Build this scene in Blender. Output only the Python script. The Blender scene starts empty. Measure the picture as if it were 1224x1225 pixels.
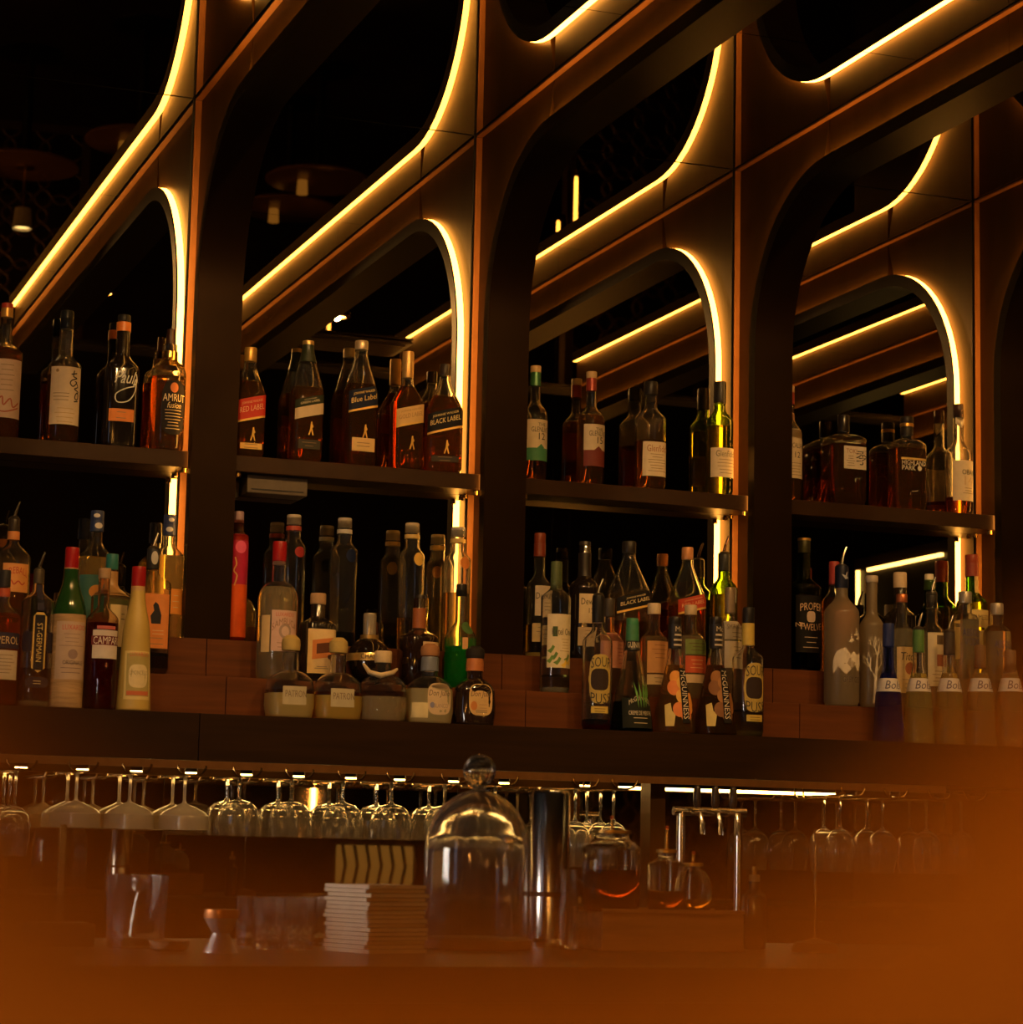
import bpy, math, random
from mathutils import Matrix, Vector
random.seed(4)
sc = bpy.context.scene
col = sc.collection
# ------------------------------------------------------------------ camera
FPX = 2852.47                      # focal length in pixels of the 1224 x 1225 frame
BAY = 0.75                         # spacing of the arched ribs, metres
YAW, PITCH, ROLL = 0.354422, 0.142289, 0.021735
CAM = Vector((-1.6514 * BAY, -7.62211 * BAY, 1.25))
ZC = 1.25 + 2.48356 * BAY          # canopy ceiling height
_cy, _sy, _cp, _sp, _cr, _sr = (math.cos(YAW), math.sin(YAW), math.cos(PITCH), math.sin(PITCH), math.cos(ROLL), math.sin(ROLL))
FWD = Vector((_sy * _cp, _cy * _cp, _sp)); _r = Vector((_cy, -_sy, 0)); _u = _r.cross(FWD)
RIGHT = _r * _cr + _u * _sr; UP = _u * _cr - _r * _sr
cd = bpy.data.cameras.new('camera'); cam = bpy.data.objects.new('camera', cd); col.objects.link(cam)
cam.matrix_world = Matrix(((RIGHT.x, UP.x, -FWD.x, CAM.x), (RIGHT.y, UP.y, -FWD.y, CAM.y), (RIGHT.z, UP.z, -FWD.z, CAM.z), (0, 0, 0, 1)))
cd.sensor_fit = 'HORIZONTAL'; cd.sensor_width = 36; cd.lens = FPX / 1224 * 36
cd.clip_start = 0.01; cd.clip_end = 60
cd.dof.use_dof = True; cd.dof.focus_distance = 5.85; cd.dof.aperture_fstop = 7.0
sc.camera = cam
# ------------------------------------------------------------------ world, exposure
w = bpy.data.worlds.new('night'); sc.world = w; w.use_nodes = True
w.node_tree.nodes['Background'].inputs[0].default_value = (0.0015, 0.0010, 0.0006, 1)
sc.view_settings.view_transform = 'Standard'; sc.view_settings.look = 'None'
sc.view_settings.exposure = 0.0; sc.view_settings.gamma = 1.0; sc.view_settings.use_curve_mapping = False
cyc = sc.cycles
cyc.use_denoising = True; cyc.max_bounces = 18; cyc.transmission_bounces = 14; cyc.glossy_bounces = 8
cyc.transparent_max_bounces = 16; cyc.diffuse_bounces = 3; cyc.sample_clamp_indirect = 4.0; cyc.blur_glossy = 0.6

def ray(x, y): return (RIGHT * ((x - 612) / FPX) + UP * ((612.5 - y) / FPX) + FWD)
def on_y(Y, x, y): d = ray(x, y); return CAM + d * ((Y - CAM.y) / d.y)
def on_z(Z, x, y): d = ray(x, y); return CAM + d * ((Z - CAM.z) / d.z)
def depth(P): return (Vector(P) - CAM).dot(FWD)

LED_COL = (1.0, 0.44, 0.075)
LED_POWER = 24.0
DOWN, PEND, WINP = 88.0, 120.0, 0.8      # canopy downlights (W), pendant filaments, window panes

def lamp(name, kind, loc, energy, color, parent=None, size=0.05, spot=None, aim=None):
    l = bpy.data.lights.new(name, kind); l.energy = energy; l.color = color
    if kind == 'SPOT': l.spot_size = math.radians(spot or 80); l.spot_blend = 0.7; l.shadow_soft_size = size
    elif kind == 'AREA': l.size = size
    else: l.shadow_soft_size = size
    o = bpy.data.objects.new(name, l); col.objects.link(o); o.location = loc
    if aim is not None: o.rotation_euler = (Vector(aim) - Vector(loc)).to_track_quat('-Z', 'Y').to_euler()
    if parent: o.parent = parent
    return o
# ------------------------------------------------------------------ materials
_M = {}
def mat(color, rough=0.5, metal=0.0, noise=0.12, scale=40.0, bump=0.0, coat=0.0, sheen=None, stretch=None, spec=0.5):
    key = (tuple(round(c, 4) for c in color), rough, metal, noise, scale, bump, coat, stretch, spec)
    if key in _M: return _M[key]
    m = bpy.data.materials.new('surface'); m.use_nodes = True; nt = m.node_tree; b = nt.nodes['Principled BSDF']
    b.inputs['Roughness'].default_value = rough; b.inputs['Metallic'].default_value = metal
    b.inputs['Coat Weight'].default_value = coat; b.inputs['Specular IOR Level'].default_value = spec
    tc = nt.nodes.new('ShaderNodeTexCoord'); mp = nt.nodes.new('ShaderNodeMapping'); nz = nt.nodes.new('ShaderNodeTexNoise')
    if stretch: mp.inputs['Scale'].default_value = stretch
    nz.inputs['Scale'].default_value = scale; nz.inputs['Detail'].default_value = 4
    nt.links.new(tc.outputs['Object'], mp.inputs[0]); nt.links.new(mp.outputs[0], nz.inputs['Vector'])
    rp = nt.nodes.new('ShaderNodeValToRGB')
    rp.color_ramp.elements[0].position = 0.3; rp.color_ramp.elements[1].position = 0.7
    rp.color_ramp.elements[0].color = tuple(c * (1 - noise) for c in color[:3]) + (1,)
    rp.color_ramp.elements[1].color = tuple(min(1, c * (1 + noise)) for c in color[:3]) + (1,)
    nt.links.new(nz.outputs[0], rp.inputs[0]); nt.links.new(rp.outputs[0], b.inputs['Base Color'])
    if bump:
        bp = nt.nodes.new('ShaderNodeBump'); bp.inputs['Strength'].default_value = bump; bp.inputs['Distance'].default_value = 0.004
        nt.links.new(nz.outputs[0], bp.inputs['Height']); nt.links.new(bp.outputs[0], b.inputs['Normal'])
    _M[key] = m; return m
def emitter(color, power):
    key = ('emit', color, power)
    if key in _M: return _M[key]
    m = bpy.data.materials.new('light_source'); m.use_nodes = True; nt = m.node_tree; nt.nodes.clear()
    e = nt.nodes.new('ShaderNodeEmission'); o = nt.nodes.new('ShaderNodeOutputMaterial')
    e.inputs[0].default_value = tuple(color) + (1,); e.inputs[1].default_value = power
    nt.links.new(e.outputs[0], o.inputs[0]); _M[key] = m; return m
def glass(color=(1, 1, 1), rough=0.0, ior=1.46, bump=0.0, scale=60.0, haze=0.012, body=None):
    """clear glass; haze = diffuse share, for frosting and as stand-in for light caught in the glass, body = colour of a liquid filling it"""
    key = ('glass', color, rough, ior, bump, scale, haze, body)
    if key in _M: return _M[key]
    m = bpy.data.materials.new('glass'); m.use_nodes = True; nt = m.node_tree; b = nt.nodes['Principled BSDF']; out = nt.nodes['Material Output']
    b.inputs['Base Color'].default_value = tuple(color) + (1,); b.inputs['Roughness'].default_value = rough
    b.inputs['IOR'].default_value = ior; b.inputs['Transmission Weight'].default_value = 1
    if bump:
        tc = nt.nodes.new('ShaderNodeTexCoord'); nz = nt.nodes.new('ShaderNodeTexVoronoi'); nz.inputs['Scale'].default_value = scale
        bp = nt.nodes.new('ShaderNodeBump'); bp.inputs['Strength'].default_value = bump; bp.inputs['Distance'].default_value = 0.006
        nt.links.new(tc.outputs['Object'], nz.inputs['Vector']); nt.links.new(nz.outputs[0], bp.inputs['Height']); nt.links.new(bp.outputs[0], b.inputs['Normal'])
    dc = body or tuple(min(1, c * .85) for c in color)
    d = nt.nodes.new('ShaderNodeBsdfDiffuse'); t = nt.nodes.new('ShaderNodeBsdfTranslucent'); x1 = nt.nodes.new('ShaderNodeMixShader'); x2 = nt.nodes.new('ShaderNodeMixShader')
    d.inputs[0].default_value = tuple(dc) + (1,); t.inputs[0].default_value = tuple(dc) + (1,); x1.inputs[0].default_value = .45; x2.inputs[0].default_value = haze
    nt.links.new(d.outputs[0], x1.inputs[1]); nt.links.new(t.outputs[0], x1.inputs[2]); nt.links.new(b.outputs[0], x2.inputs[1]); nt.links.new(x1.outputs[0], x2.inputs[2]); nt.links.new(x2.outputs[0], out.inputs[0])
    _M[key] = m; return m
def tint(color):
    key = ('tint', color)
    if key in _M: return _M[key]
    m = bpy.data.materials.new('liquid'); m.use_nodes = True; nt = m.node_tree; nt.nodes.clear()
    t = nt.nodes.new('ShaderNodeBsdfTransparent'); o = nt.nodes.new('ShaderNodeOutputMaterial')
    t.inputs[0].default_value = tuple(color) + (1,); nt.links.new(t.outputs[0], o.inputs[0]); _M[key] = m; return m
def thin_glass(color):
    key = ('thin', color)
    if key in _M: return _M[key]
    m = bpy.data.materials.new('thin_glass'); m.use_nodes = True; nt = m.node_tree; nt.nodes.clear()
    t = nt.nodes.new('ShaderNodeBsdfTransparent'); g = nt.nodes.new('ShaderNodeBsdfGlossy'); x = nt.nodes.new('ShaderNodeMixShader'); o = nt.nodes.new('ShaderNodeOutputMaterial'); f = nt.nodes.new('ShaderNodeFresnel')
    t.inputs[0].default_value = tuple(color) + (1,); g.inputs['Roughness'].default_value = 0.02; f.inputs[0].default_value = 1.45
    nt.links.new(f.outputs[0], x.inputs[0]); nt.links.new(t.outputs[0], x.inputs[1]); nt.links.new(g.outputs[0], x.inputs[2]); nt.links.new(x.outputs[0], o.inputs[0])
    _M[key] = m; return m
def mirror(color, rough=0.0):
    key = ('mirror', color, rough)
    if key in _M: return _M[key]
    m = bpy.data.materials.new('smoked_mirror'); m.use_nodes = True; b = m.node_tree.nodes['Principled BSDF']
    b.inputs['Base Color'].default_value = tuple(color) + (1,); b.inputs['Metallic'].default_value = 1; b.inputs['Roughness'].default_value = rough
    _M[key] = m; return m
BRONZE = mat((0.064, 0.029, 0.0042), 0.44, 0.65, 0.18, 9, 0.0, 0.0, None, (1, 1, .25), .15)
BRONZE_DARK = mat((0.015, 0.0066, 0.0014), 0.40, 0.6, 0.15, 7, spec=.12)
TRIM = mat((0.25, 0.092, 0.018), 0.38, 0.35, 0.1, 20)
BLACK = mat((0.006, 0.005, 0.004), 0.6)
RISER = mat((0.108, 0.030, 0.005), 0.5, 0.0, 0.25, 5, 0.02, 0, None, (1, 8, 12), .2)
FASCIA = mat((0.023, 0.0092, 0.0022), 0.5, 0.0, 0.2, 6, 0.0, 0, None, (.6, 8, 10), .12)
SHELF = mat((0.034, 0.0145, 0.004), 0.4, 0.15, 0.2, 12, spec=.15)
BRASS = mat((0.62, 0.36, 0.10), 0.25, 1.0, 0.08, 30)
STEEL = mat((0.62, 0.60, 0.58), 0.18, 1.0, 0.06, 30)
DARKMETAL = mat((0.03, 0.026, 0.022), 0.4, 0.8)
MIRROR_W = mirror((0.56, 0.50, 0.38)); MIRROR_C = mirror((0.52, 0.46, 0.34))
CREAM = (0.62, 0.50, 0.33)
# ------------------------------------------------------------------ mesh building
class MB:
    def __init__(s): s.v = []; s.f = []
    def box(s, x0, y0, z0, x1, y1, z1):
        n = len(s.v); s.v += [(x, y, z) for z in (z0, z1) for y in (y0, y1) for x in (x0, x1)]
        s.f += [tuple(n + i for i in q) for q in ((0, 2, 3, 1), (4, 5, 7, 6), (0, 1, 5, 4), (2, 6, 7, 3), (0, 4, 6, 2), (1, 3, 7, 5))]; return s
    def rings(s, rings, close=True, flip=False):
        n0 = len(s.v); k = len(rings[0])
        for r in rings: s.v += r
        for i in range(len(rings) - 1):
            for j in range(k):
                a = n0 + i * k + j; b = n0 + i * k + (j + 1) % k
                q = (a, b, b + k, a + k); s.f.append(q[::-1] if flip else q)
        if close:
            a = tuple(n0 + j for j in range(k)); b = tuple(n0 + (len(rings) - 1) * k + j for j in range(k))
            s.f.append(a if flip else a[::-1]); s.f.append(b[::-1] if flip else b)
        return s
    def lathe(s, prof, seg=24, c=(0, 0, 0), close=True, flip=False):
        return s.rings([[(c[0] + r * math.cos(t), c[1] + r * math.sin(t), c[2] + z) for t in [2 * math.pi * j / seg for j in range(seg)]] for r, z in prof], close, flip)
    def tube(s, pts, r, seg=8, closed=False):
        P = [Vector(p) for p in pts]; rr = r if isinstance(r, (list, tuple)) else [r] * len(P); R = []
        up = Vector((0, 0, 1)); prev = None
        for i, p in enumerate(P):
            a = P[i - 1] if (i or closed) else p; b = P[(i + 1) % len(P)] if (i < len(P) - 1 or closed) else p
            t = (b - a).normalized()
            if prev is None:
                n = t.cross(up if abs(t.z) < .9 else Vector((1, 0, 0))).normalized()
            else:
                n = (prev - t * prev.dot(t)).normalized()
            prev = n; bn = t.cross(n)
            R.append([tuple(p + (n * math.cos(2 * math.pi * j / seg) + bn * math.sin(2 * math.pi * j / seg)) * rr[i]) for j in range(seg)])
        if closed: R.append(R[0])
        return s.rings(R, not closed)
    def poly_prism(s, pts, d0, d1, axis=0):
        n = len(s.v); k = len(pts)
        def P(p, d): return (d, p[0], p[1]) if axis == 0 else ((p[0], d, p[1]) if axis == 1 else (p[0], p[1], d))
        s.v += [P(p, d0) for p in pts] + [P(p, d1) for p in pts]
        s.f.append(tuple(range(n, n + k))); s.f.append(tuple(range(n + 2 * k - 1, n + k - 1, -1)))
        for i in range(k):
            j = (i + 1) % k; s.f.append((n + j, n + i, n + k + i, n + k + j))
        return s
    def mesh(s, name, m, smooth=True, ang=35):
        me = bpy.data.meshes.new(name); me.from_pydata(s.v, [], s.f); me.validate(); me.update()
        if m: me.materials.append(m)
        if smooth:
            me.shade_smooth(); me.set_sharp_from_angle(angle=math.radians(ang))
        return me
    def build(s, name, m, parent=None, smooth=True, ang=35, bevel=0, recalc=False):
        me = s.mesh(name, m, smooth, ang)
        if recalc:
            import bmesh
            bm = bmesh.new(); bm.from_mesh(me); bmesh.ops.recalc_face_normals(bm, faces=bm.faces); bm.to_mesh(me); bm.free()
        o = bpy.data.objects.new(name, me); col.objects.link(o)
        if parent: o.parent = parent
        if bevel:
            b = o.modifiers.new('bevel', 'BEVEL'); b.width = bevel; b.segments = 2; b.limit_method = 'ANGLE'
        return o
def tag(o, label, cat, group=None):
    o['label'] = label; o['category'] = cat
    if group: o['group'] = group
    return o
def thing(name, label, cat, loc=(0, 0, 0), rz=0, group=None):
    o = bpy.data.objects.new(name, None); col.objects.link(o); o.location = loc; o.rotation_euler = (0, 0, rz); o.empty_display_size = .02
    return tag(o, label, cat, group)
def struct(o): o['kind'] = 'structure'; return o
def copy_tree(o, parent=None):
    c = o.copy(); col.objects.link(c); c.parent = parent
    for ch in list(o.children): copy_tree(ch, c)
    return c
# ------------------------------------------------------------------ the setting
XL, XR, YB, ZR, YF = -6.0, 10.0, -12.5, 4.3, -3.05      # room limits; YF = front edge of the canopy
FIRST, LAST = -2, 6
Z2, Z1, Z0, ZF = 1.741, 1.646, 1.553, 1.445        # tier tops and the underside of the fascia
Y2, Y1, Y0 = -0.15, -0.25, -0.35                   # tier front edges
WALLM = mat((0.022, 0.013, 0.008), 0.8, 0, 0.3, 3)
struct(MB().box(XL, YB, -0.1, XR, 0.3, 0).build('floor', mat((0.03, 0.017, 0.009), 0.35, 0, 0.3, 4), smooth=False))
struct(MB().box(XL, YB, ZR, XR, 0.3, ZR + .1).build('ceiling', mat((0.012, 0.009, 0.007), 0.8), smooth=False))
struct(MB().box(XL, YB - .15, 0, XR, YB, ZR).build('wall_front', WALLM, smooth=False))
struct(MB().box(XR, YB, 0, XR + .15, .3, ZR).build('wall_right', WALLM, smooth=False))
wl = struct(MB().box(XL - .15, YB, 0, XL, .3, ZR).build('wall_left', WALLM, smooth=False))
wb = struct(MB().box(XL, 0.008, 0, XR, .3, ZR).build('wall_back', BLACK, smooth=False))
def fx(i): return i * BAY
for i in range(FIRST, LAST + 1):                       # mirror panels of the back wall, one per bay, with a vertical joint
    x0 = fx(i - 1) + .112; x1 = fx(i) - .001
    MB().box(x0, 0, Z2 - .02, x1, .006, ZC - .0015).build('mirror_panel', MIRROR_W, wb, smooth=False)
for i in range(FIRST - 1, LAST + 1):                   # mirrored splashback below the bottle tiers
    MB().box(fx(i), 0.0, 0.95, fx(i + 1) - .002, .006, ZF - .002).build('splashback_panel', mirror((0.50, 0.42, 0.33), 0.02), wb, smooth=False)
can = struct(MB().box(fx(FIRST - 1), YF, ZC + .012, fx(LAST), .008, ZC + .03).build('ceiling_canopy', BLACK, smooth=False))
for i in range(FIRST, LAST + 1):
    x0 = fx(i - 1) + .112; x1 = fx(i) - .001
    for a, b in ((-.004, -.989), (-.992, -1.99), (-1.993, YF)):
        MB().box(x0, b, ZC, x1, a, ZC + .006).build('mirror_panel', MIRROR_C, can, smooth=False)
struct(MB().box(XL, YF - .12, ZC - .01, XR, YF, ZR).build('trim_1', mat((0.02, .012, .008), .6), smooth=False))   # bulkhead at the canopy edge
# ------------------------------------------------------------------ arched ribs with LED edges
D, RC, LT, D2 = 0.107, 0.42, 0.010, 0.142
def contour(d, n=14, ystart=None):
    yc, zc_ = -(D + RC), ZC - (D + RC); r = RC - (d - D)
    p = [(-d, Z2 + .0005)] + [(yc + r * math.cos(t), zc_ + r * math.sin(t)) for t in [math.pi / 2 * k / n for k in range(n + 1)]]
    return p + [(YF + .002, ZC - d)]
def sweep(d0, d1, x0, x1):
    a = contour(d0); b = contour(d1); m = MB()
    return m.rings([[(x0, q[0], q[1]), (x1, q[0], q[1]), (x1, s_[0], s_[1]), (x0, s_[0], s_[1])] for q, s_ in zip(a, b)])
LED = emitter(LED_COL, LED_POWER)
def make_rib(label):
    t = thing('arched_rib', label, 'rib', (0, 0, 0), 0, 'arched ribs along the back bar')
    xf = 0.022
    c = contour(D + .012)
    inner = [q for q in c if q[0] > -.5185]
    jz = ZC - (D + .012)
    # side panel of the corner, then three beam panels, 2 mm apart
    MB().poly_prism([(-.003, Z2 + .0005)] + [(-.003, ZC - .003), (-.5175, ZC - .003)] + inner[::-1], xf, xf + .088).build('side_panel', BRONZE, t, smooth=False, recalc=True)
    for a, b in ((-.5195, -1.35), (-1.352, -2.2), (-2.202, YF + .002)):
        pts = [(a, ZC - .003), (b, ZC - .003), (b, jz), (a, jz)]
        if a > -.527:
            pts = [(a, ZC - .003), (b, ZC - .003), (b, jz), (-(D + RC), jz), (a, jz - .0001)]
        MB().poly_prism(pts, xf, xf + .088).build('side_panel', BRONZE, t, smooth=False, recalc=True)
    sweep(D, D2, xf - .0215, xf - .0175).build('liner_lip', BRONZE_DARK, t, ang=30, recalc=True)
    sweep(D + LT, D2, xf - .0175, xf + .09).build('liner', BRONZE_DARK, t, ang=30, recalc=True)
    sweep(D, D + LT - .001, xf - .0173, xf - .0005).build('led_strip', LED, t, ang=30, recalc=True)
    MB().box(.005, -.005, Z2 + .0005, xf - .0005, -.0005, ZC - .006).build('wall_trim', TRIM, t, smooth=False)
    MB().box(.005, YF + .002, ZC - .005, xf - .0005, -.005, ZC - .0005).build('ceiling_trim', TRIM, t, smooth=False)
    return t
RIBL = {-2: 'rib beyond the shelf end, two bays before the small-script whisky bottle', -1: 'rib before the shelf of the clear small-script whisky bottle',
        0: 'dark bronze arched rib with LED edge beside the gold-collared dark whisky bottle', 1: 'dark bronze arched rib with LED edge beside the slanted black-label whisky',
        2: 'dark bronze arched rib with LED edge beside the tall green whisky bottle with pale label', 3: 'dark bronze arched rib with LED edge beside the cream-label pale whisky with dark cap'}
rib0 = None
for i in range(FIRST, LAST + 1):
    lb = RIBL.get(i, 'dark bronze arched rib with LED edge seen in the mirror beyond the last shelf')
    if rib0 is None: rib0 = make_rib(lb); o = rib0
    else: o = copy_tree(rib0); o['label'] = lb
    o.location = (fx(i), 0, 0)
# ------------------------------------------------------------------ whisky shelves
SZ0, SZ1, SY = 2.158, 2.198, -0.10
SHL = {0: 'dark shelf holding the small-script, brush-script and gold-collared whiskies', 1: 'dark shelf holding the five slanted-label whiskies', 2: 'dark shelf holding the green and red capped malts',
       3: 'dark shelf holding the square kanji-label whisky', 4: 'dark shelf past the rib of the pale cream-label whisky', -1: 'dark shelf before the small-script whisky shelf'}
for i in range(-1, 5):
    t = thing('wall_shelf', SHL[i], 'shelf', (fx(i), 0, 0), 0, 'whisky shelves')
    MB().box(-BAY + .114, SY, SZ0, .019, -.001, SZ1).build('board', SHELF, t, smooth=False, bevel=.0015)
    MB().lathe([(.0075, 0), (.0075, .010), (.005, .012)], 12, (-.004, SY + .012, SZ0 - .012)).build('peg', BRASS, t)
    MB().lathe([(.006, 0), (.006, .010), (.004, .012)], 12, (-.006, -.018, SZ0 - .012)).build('peg', BRASS, t)
    MB().lathe([(.0075, 0), (.0075, .010), (.005, .012)], 12, (-BAY + .13, SY + .012, SZ0 - .012)).build('peg', BRASS, t)
# ------------------------------------------------------------------ stepped bottle stand with its fascia
xa, xb = fx(FIRST - 1), fx(LAST)
def panels(t, name, y0, y1, z0, z1, off, step, m):
    x = xa + off
    while x < xb:
        MB().box(x, y0, z0, min(x + step - .002, xb), y1, z1).build(name, m, t, smooth=False, bevel=.0006); x += step
t = thing('bottle_tier', 'top tier of the stepped bottle stand, carrying the tall vodkas', 'bottle stand', (0, 0, 0), 0, 'tiers of the stepped bottle stand')
MB().box(xa, Y2 + .012, ZF, xb, -.001, Z2).build('step_body', FASCIA, t, smooth=False)
panels(t, 'riser_panel', Y2, Y2 + .011, Z1, Z2, .056, .75, RISER)
t = thing('bottle_tier', 'middle tier of the stepped bottle stand, carrying the frosted vodkas', 'bottle stand', (0, 0, 0), 0, 'tiers of the stepped bottle stand')
MB().box(xa, Y1 + .012, ZF, xb, Y2 - .001, Z1 - .0005).build('step_body', FASCIA, t, smooth=False)
panels(t, 'riser_panel', Y1, Y1 + .011, Z0, Z1 - .0005, .083, .75, RISER)
t = thing('bottle_tier', 'bottom tier of the stepped bottle stand with broad dark fascia', 'bottle stand', (0, 0, 0), 0, 'tiers of the stepped bottle stand')
MB().box(xa, Y0 + .02, ZF, xb, Y1 - .001, Z0 - .0005).build('step_body', FASCIA, t, smooth=False)
panels(t, 'fascia_board', Y0, Y0 + .019, ZF, Z0 - .0005, 0.0, 2.25, FASCIA)
P = on_y(-.28, 781, 980)
for k in (-1, 0, 1):
    MB().box(P.x - .02 + k * 1.9, -.31, .952, P.x + .02 + k * 1.9, -.25, ZF - .001).build('support_post', BRONZE, t, smooth=False)
t = thing('strip_light', 'thin glowing strip light under the stepped bottle stand', 'light', (0, 0, 0))
MB().box(-.85, -.042, 1.4275, 1.80, -.022, ZF - .0005).build('channel', DARKMETAL, t, smooth=False)
MB().box(-.85, -.040, 1.4215, 1.80, -.024, 1.4272).build('diffuser', emitter((1, .58, .16), 22.0), t, smooth=False)
t = thing('back_counter', 'dark back counter below the hanging glasses', 'counter', (0, 0, 0))
MB().box(xa, -.70, .90, xb, -.001, .948).build('worktop', mat((.02, .013, .009), .25), t, smooth=False, bevel=.003)
for k in range(FIRST, LAST + 1):
    MB().box(fx(k - 1) + .004, -.66, .1, fx(k) - .004, -.02, .899).build('cabinet', BRONZE_DARK, t, smooth=False)
MB().box(xa, -.6, 0, xb, -.02, .1).build('plinth', BLACK, t, smooth=False)
# ------------------------------------------------------------------ bottles
_T = {}
def text_geo(s, shear=0.0, spacing=1.0):
    key = (s, shear, spacing)
    if key in _T: return _T[key]
    cu = bpy.data.curves.new('txt', 'FONT'); cu.body = s; cu.size = 1; cu.shear = shear; cu.resolution_u = 2; cu.space_character = spacing
    o = bpy.data.objects.new('txt', cu); col.objects.link(o)
    me = bpy.data.meshes.new_from_object(o.evaluated_get(bpy.context.evaluated_depsgraph_get()))
    v = [(p.co.x, p.co.y) for p in me.vertices]; f = [tuple(p.vertices) for p in me.polygons]
    bpy.data.objects.remove(o); bpy.data.curves.remove(cu); bpy.data.meshes.remove(me)
    if v:
        x0 = min(p[0] for p in v); x1 = max(p[0] for p in v); y0 = min(p[1] for p in v); y1 = max(p[1] for p in v); h = (y1 - y0) or 1
        v = [((p[0] - (x0 + x1) / 2) / h, (p[1] - (y0 + y1) / 2) / h) for p in v]; wd = (x1 - x0) / h
    else: wd = 1
    _T[key] = (v, f, wd); return _T[key]
TIER = {'S': (-.052, SZ1), 2: (-.080, Z2), 1: (-.200, Z1), 0: (-.298, Z0)}
def sellip(th, a, b, n):
    c, s_ = math.cos(th), math.sin(th)
    return (a * math.copysign(abs(c) ** (2 / n), c), b * math.copysign(abs(s_) ** (2 / n), s_))
INK = (.02, .015, .012); GOLDC = (.72, .46, .12); WHITE = (.72, .66, .55)
class Bottle:
    """One bottle from picture measurements: heights are read at the bottle's own distance on its tier."""
    def __init__(s, name, label, tier, cx, top, wpx, neck, sh, nw, kind='round', glass_c=(.97, .98, .96), rough=0.0, liq=None, bw=None, dr=1.0, n=2.0, rot=0.0, group=None, foot=.93, gtop=None, seg=28, cat='bottle', bump=0.0, dy=0.0, opaque=None, curve='s', lhaze=.06):
        s.Y, s.Zb = TIER[tier]; s.Y += dy; s.cx = cx
        P = on_y(s.Y, cx, top + 60); s.k = depth(P) / FPX; s.n = n; s.dr = dr; s.k2 = s.k * 1.01
        s.t = thing(name, label, cat, (P.x, s.Y, s.Zb), math.radians(rot), group)
        z = s.z; k = s.k; a = wpx / 2 * k; nb = nw / 2 * k
        zt = z(gtop if gtop is not None else top); z1 = z(neck); z0 = z(sh)
        prof = []
        b0 = a if bw is None else bw / 2 * k
        fr = min(.006, .3 * b0)
        prof += [(0, b0 * foot - fr * .6, n), (fr * .35, b0 * foot - fr * .1, n), (fr, b0 * foot if foot < 1 else b0, n)]
        if kind == 'cone':
            for q in range(1, 9):
                u = q / 8; rr = b0 + (nb - b0) * (u ** 1.15 * .82 + .18 * (.5 - .5 * math.cos(math.pi * u)))
                prof.append((fr + (z1 - fr) * u, rr, n))
        elif kind == 'bell':
            zm = z0
            prof.append((.35 * zm, b0, n)); prof.append((.7 * zm, b0 * .985, n)); prof.append((zm, b0 * .95, n))
            for q in range(1, 9):
                u = q / 8; prof.append((zm + (z1 - zm) * u, nb + (b0 * .95 - nb) * math.cos(math.pi / 2 * u) ** .75, 2 + (n - 2) * (1 - u)))
        elif kind == 'sphere':
            zc_ = (z1) / 2; rz = z1 / 2
            prof = [(zc_ - rz * math.cos(math.pi * (q + .9) / 12.4), max(nb, a * math.sin(math.pi * (q + .9) / 12.4)), n) for q in range(12)]
            prof[0] = (0, prof[0][1] * .8, n)
        else:
            prof.append((z0 * .5, (b0 * foot + a) / 2 if foot < 1 else (b0 + a) / 2, n)) if b0 != a else prof.append((fr * 2.2, a, n))
            prof.append((z0, a, n))
            N = 8
            for q in range(1, N + 1):
                u = q / N
                if curve == 's': g = .5 + .5 * math.cos(math.pi * u)
                elif curve == 'r': g = math.sqrt(max(0, 1 - u * u)) * .8 + .2 * (1 - u)
                else: g = (1 - u) * .75 + .25 * (.5 + .5 * math.cos(math.pi * u))
                prof.append((z0 + (z1 - z0) * u, nb + (a - nb) * g, 2 + (n - 2) * (1 - u) if n > 2 else n))
        prof.append((z1 + (zt - z1) * .96, nb * .97, 2)); prof.append((zt, nb * .9, 2))
        s.prof = prof; s.nb = nb; s.a = a; s.zt = zt; s.seg = seg
        m = MB(); m.rings([s.ring(r, zz, nn) for zz, r, nn in prof])
        zl = None
        if liq: zl = min(z(liq[0]), zt * .97)
        if opaque is None and rough < .15:
            w_ = .0028; zlo = zl if zl else .010
            ins = [zlo] + [p[0] for p in prof if zlo + .002 < p[0] < zt - .004] + [zt - .003]
            m.rings([s.ring(max(.002, s.rad(zz)[0] - w_), zz, s.rad(zz)[1]) for zz in ins], flip=True)
        s.body = m.build('glass_body', opaque or glass(glass_c, max(rough, .022), 1.46, bump, haze=.012 if rough < .15 else .5, body=None if rough < .15 else (.40, .31, .19)), s.t, ang=50)
        if liq and opaque is None:
            me = s.body.data; me.materials.append(glass(tuple(c ** .5 for c in glass_c), max(rough, .022), 1.40, bump, haze=lhaze, body=tuple(.9 * c * g for c, g in zip(liq[1], glass_c))))  # liquid colour scattered at the surface stands in for light inside the bottle
            for pl in me.polygons:
                if pl.center.z < zl - .001: pl.material_index = 1
        if liq:
            ins = [.004] + [p[0] for p in prof if .006 < p[0] < zl - .001] + [zl - .0006]
            MB().rings([s.ring(max(.002, s.rad(zz)[0] - .0016), zz, s.rad(zz)[1]) for zz in ins]).build('liquid', tint(liq[1]), s.t)
    def z(s, y): return on_y(s.Y, s.cx, y).z - s.Zb
    def ring(s, r, z, n):
        d = s.dr if n > 2.01 or s.dr != 1 and z < s.prof[-3][0] else 1
        if s.dr != 1: u = max(0, min(1, (r - s.nb) / max(1e-6, s.a - s.nb))) if hasattr(s, 'a') else 1; d = 1 + (s.dr - 1) * u
        return [(x, y, z) for x, y in (sellip(2 * math.pi * (j + .5) / s.seg, r, r * d, n) for j in range(s.seg))]
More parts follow.
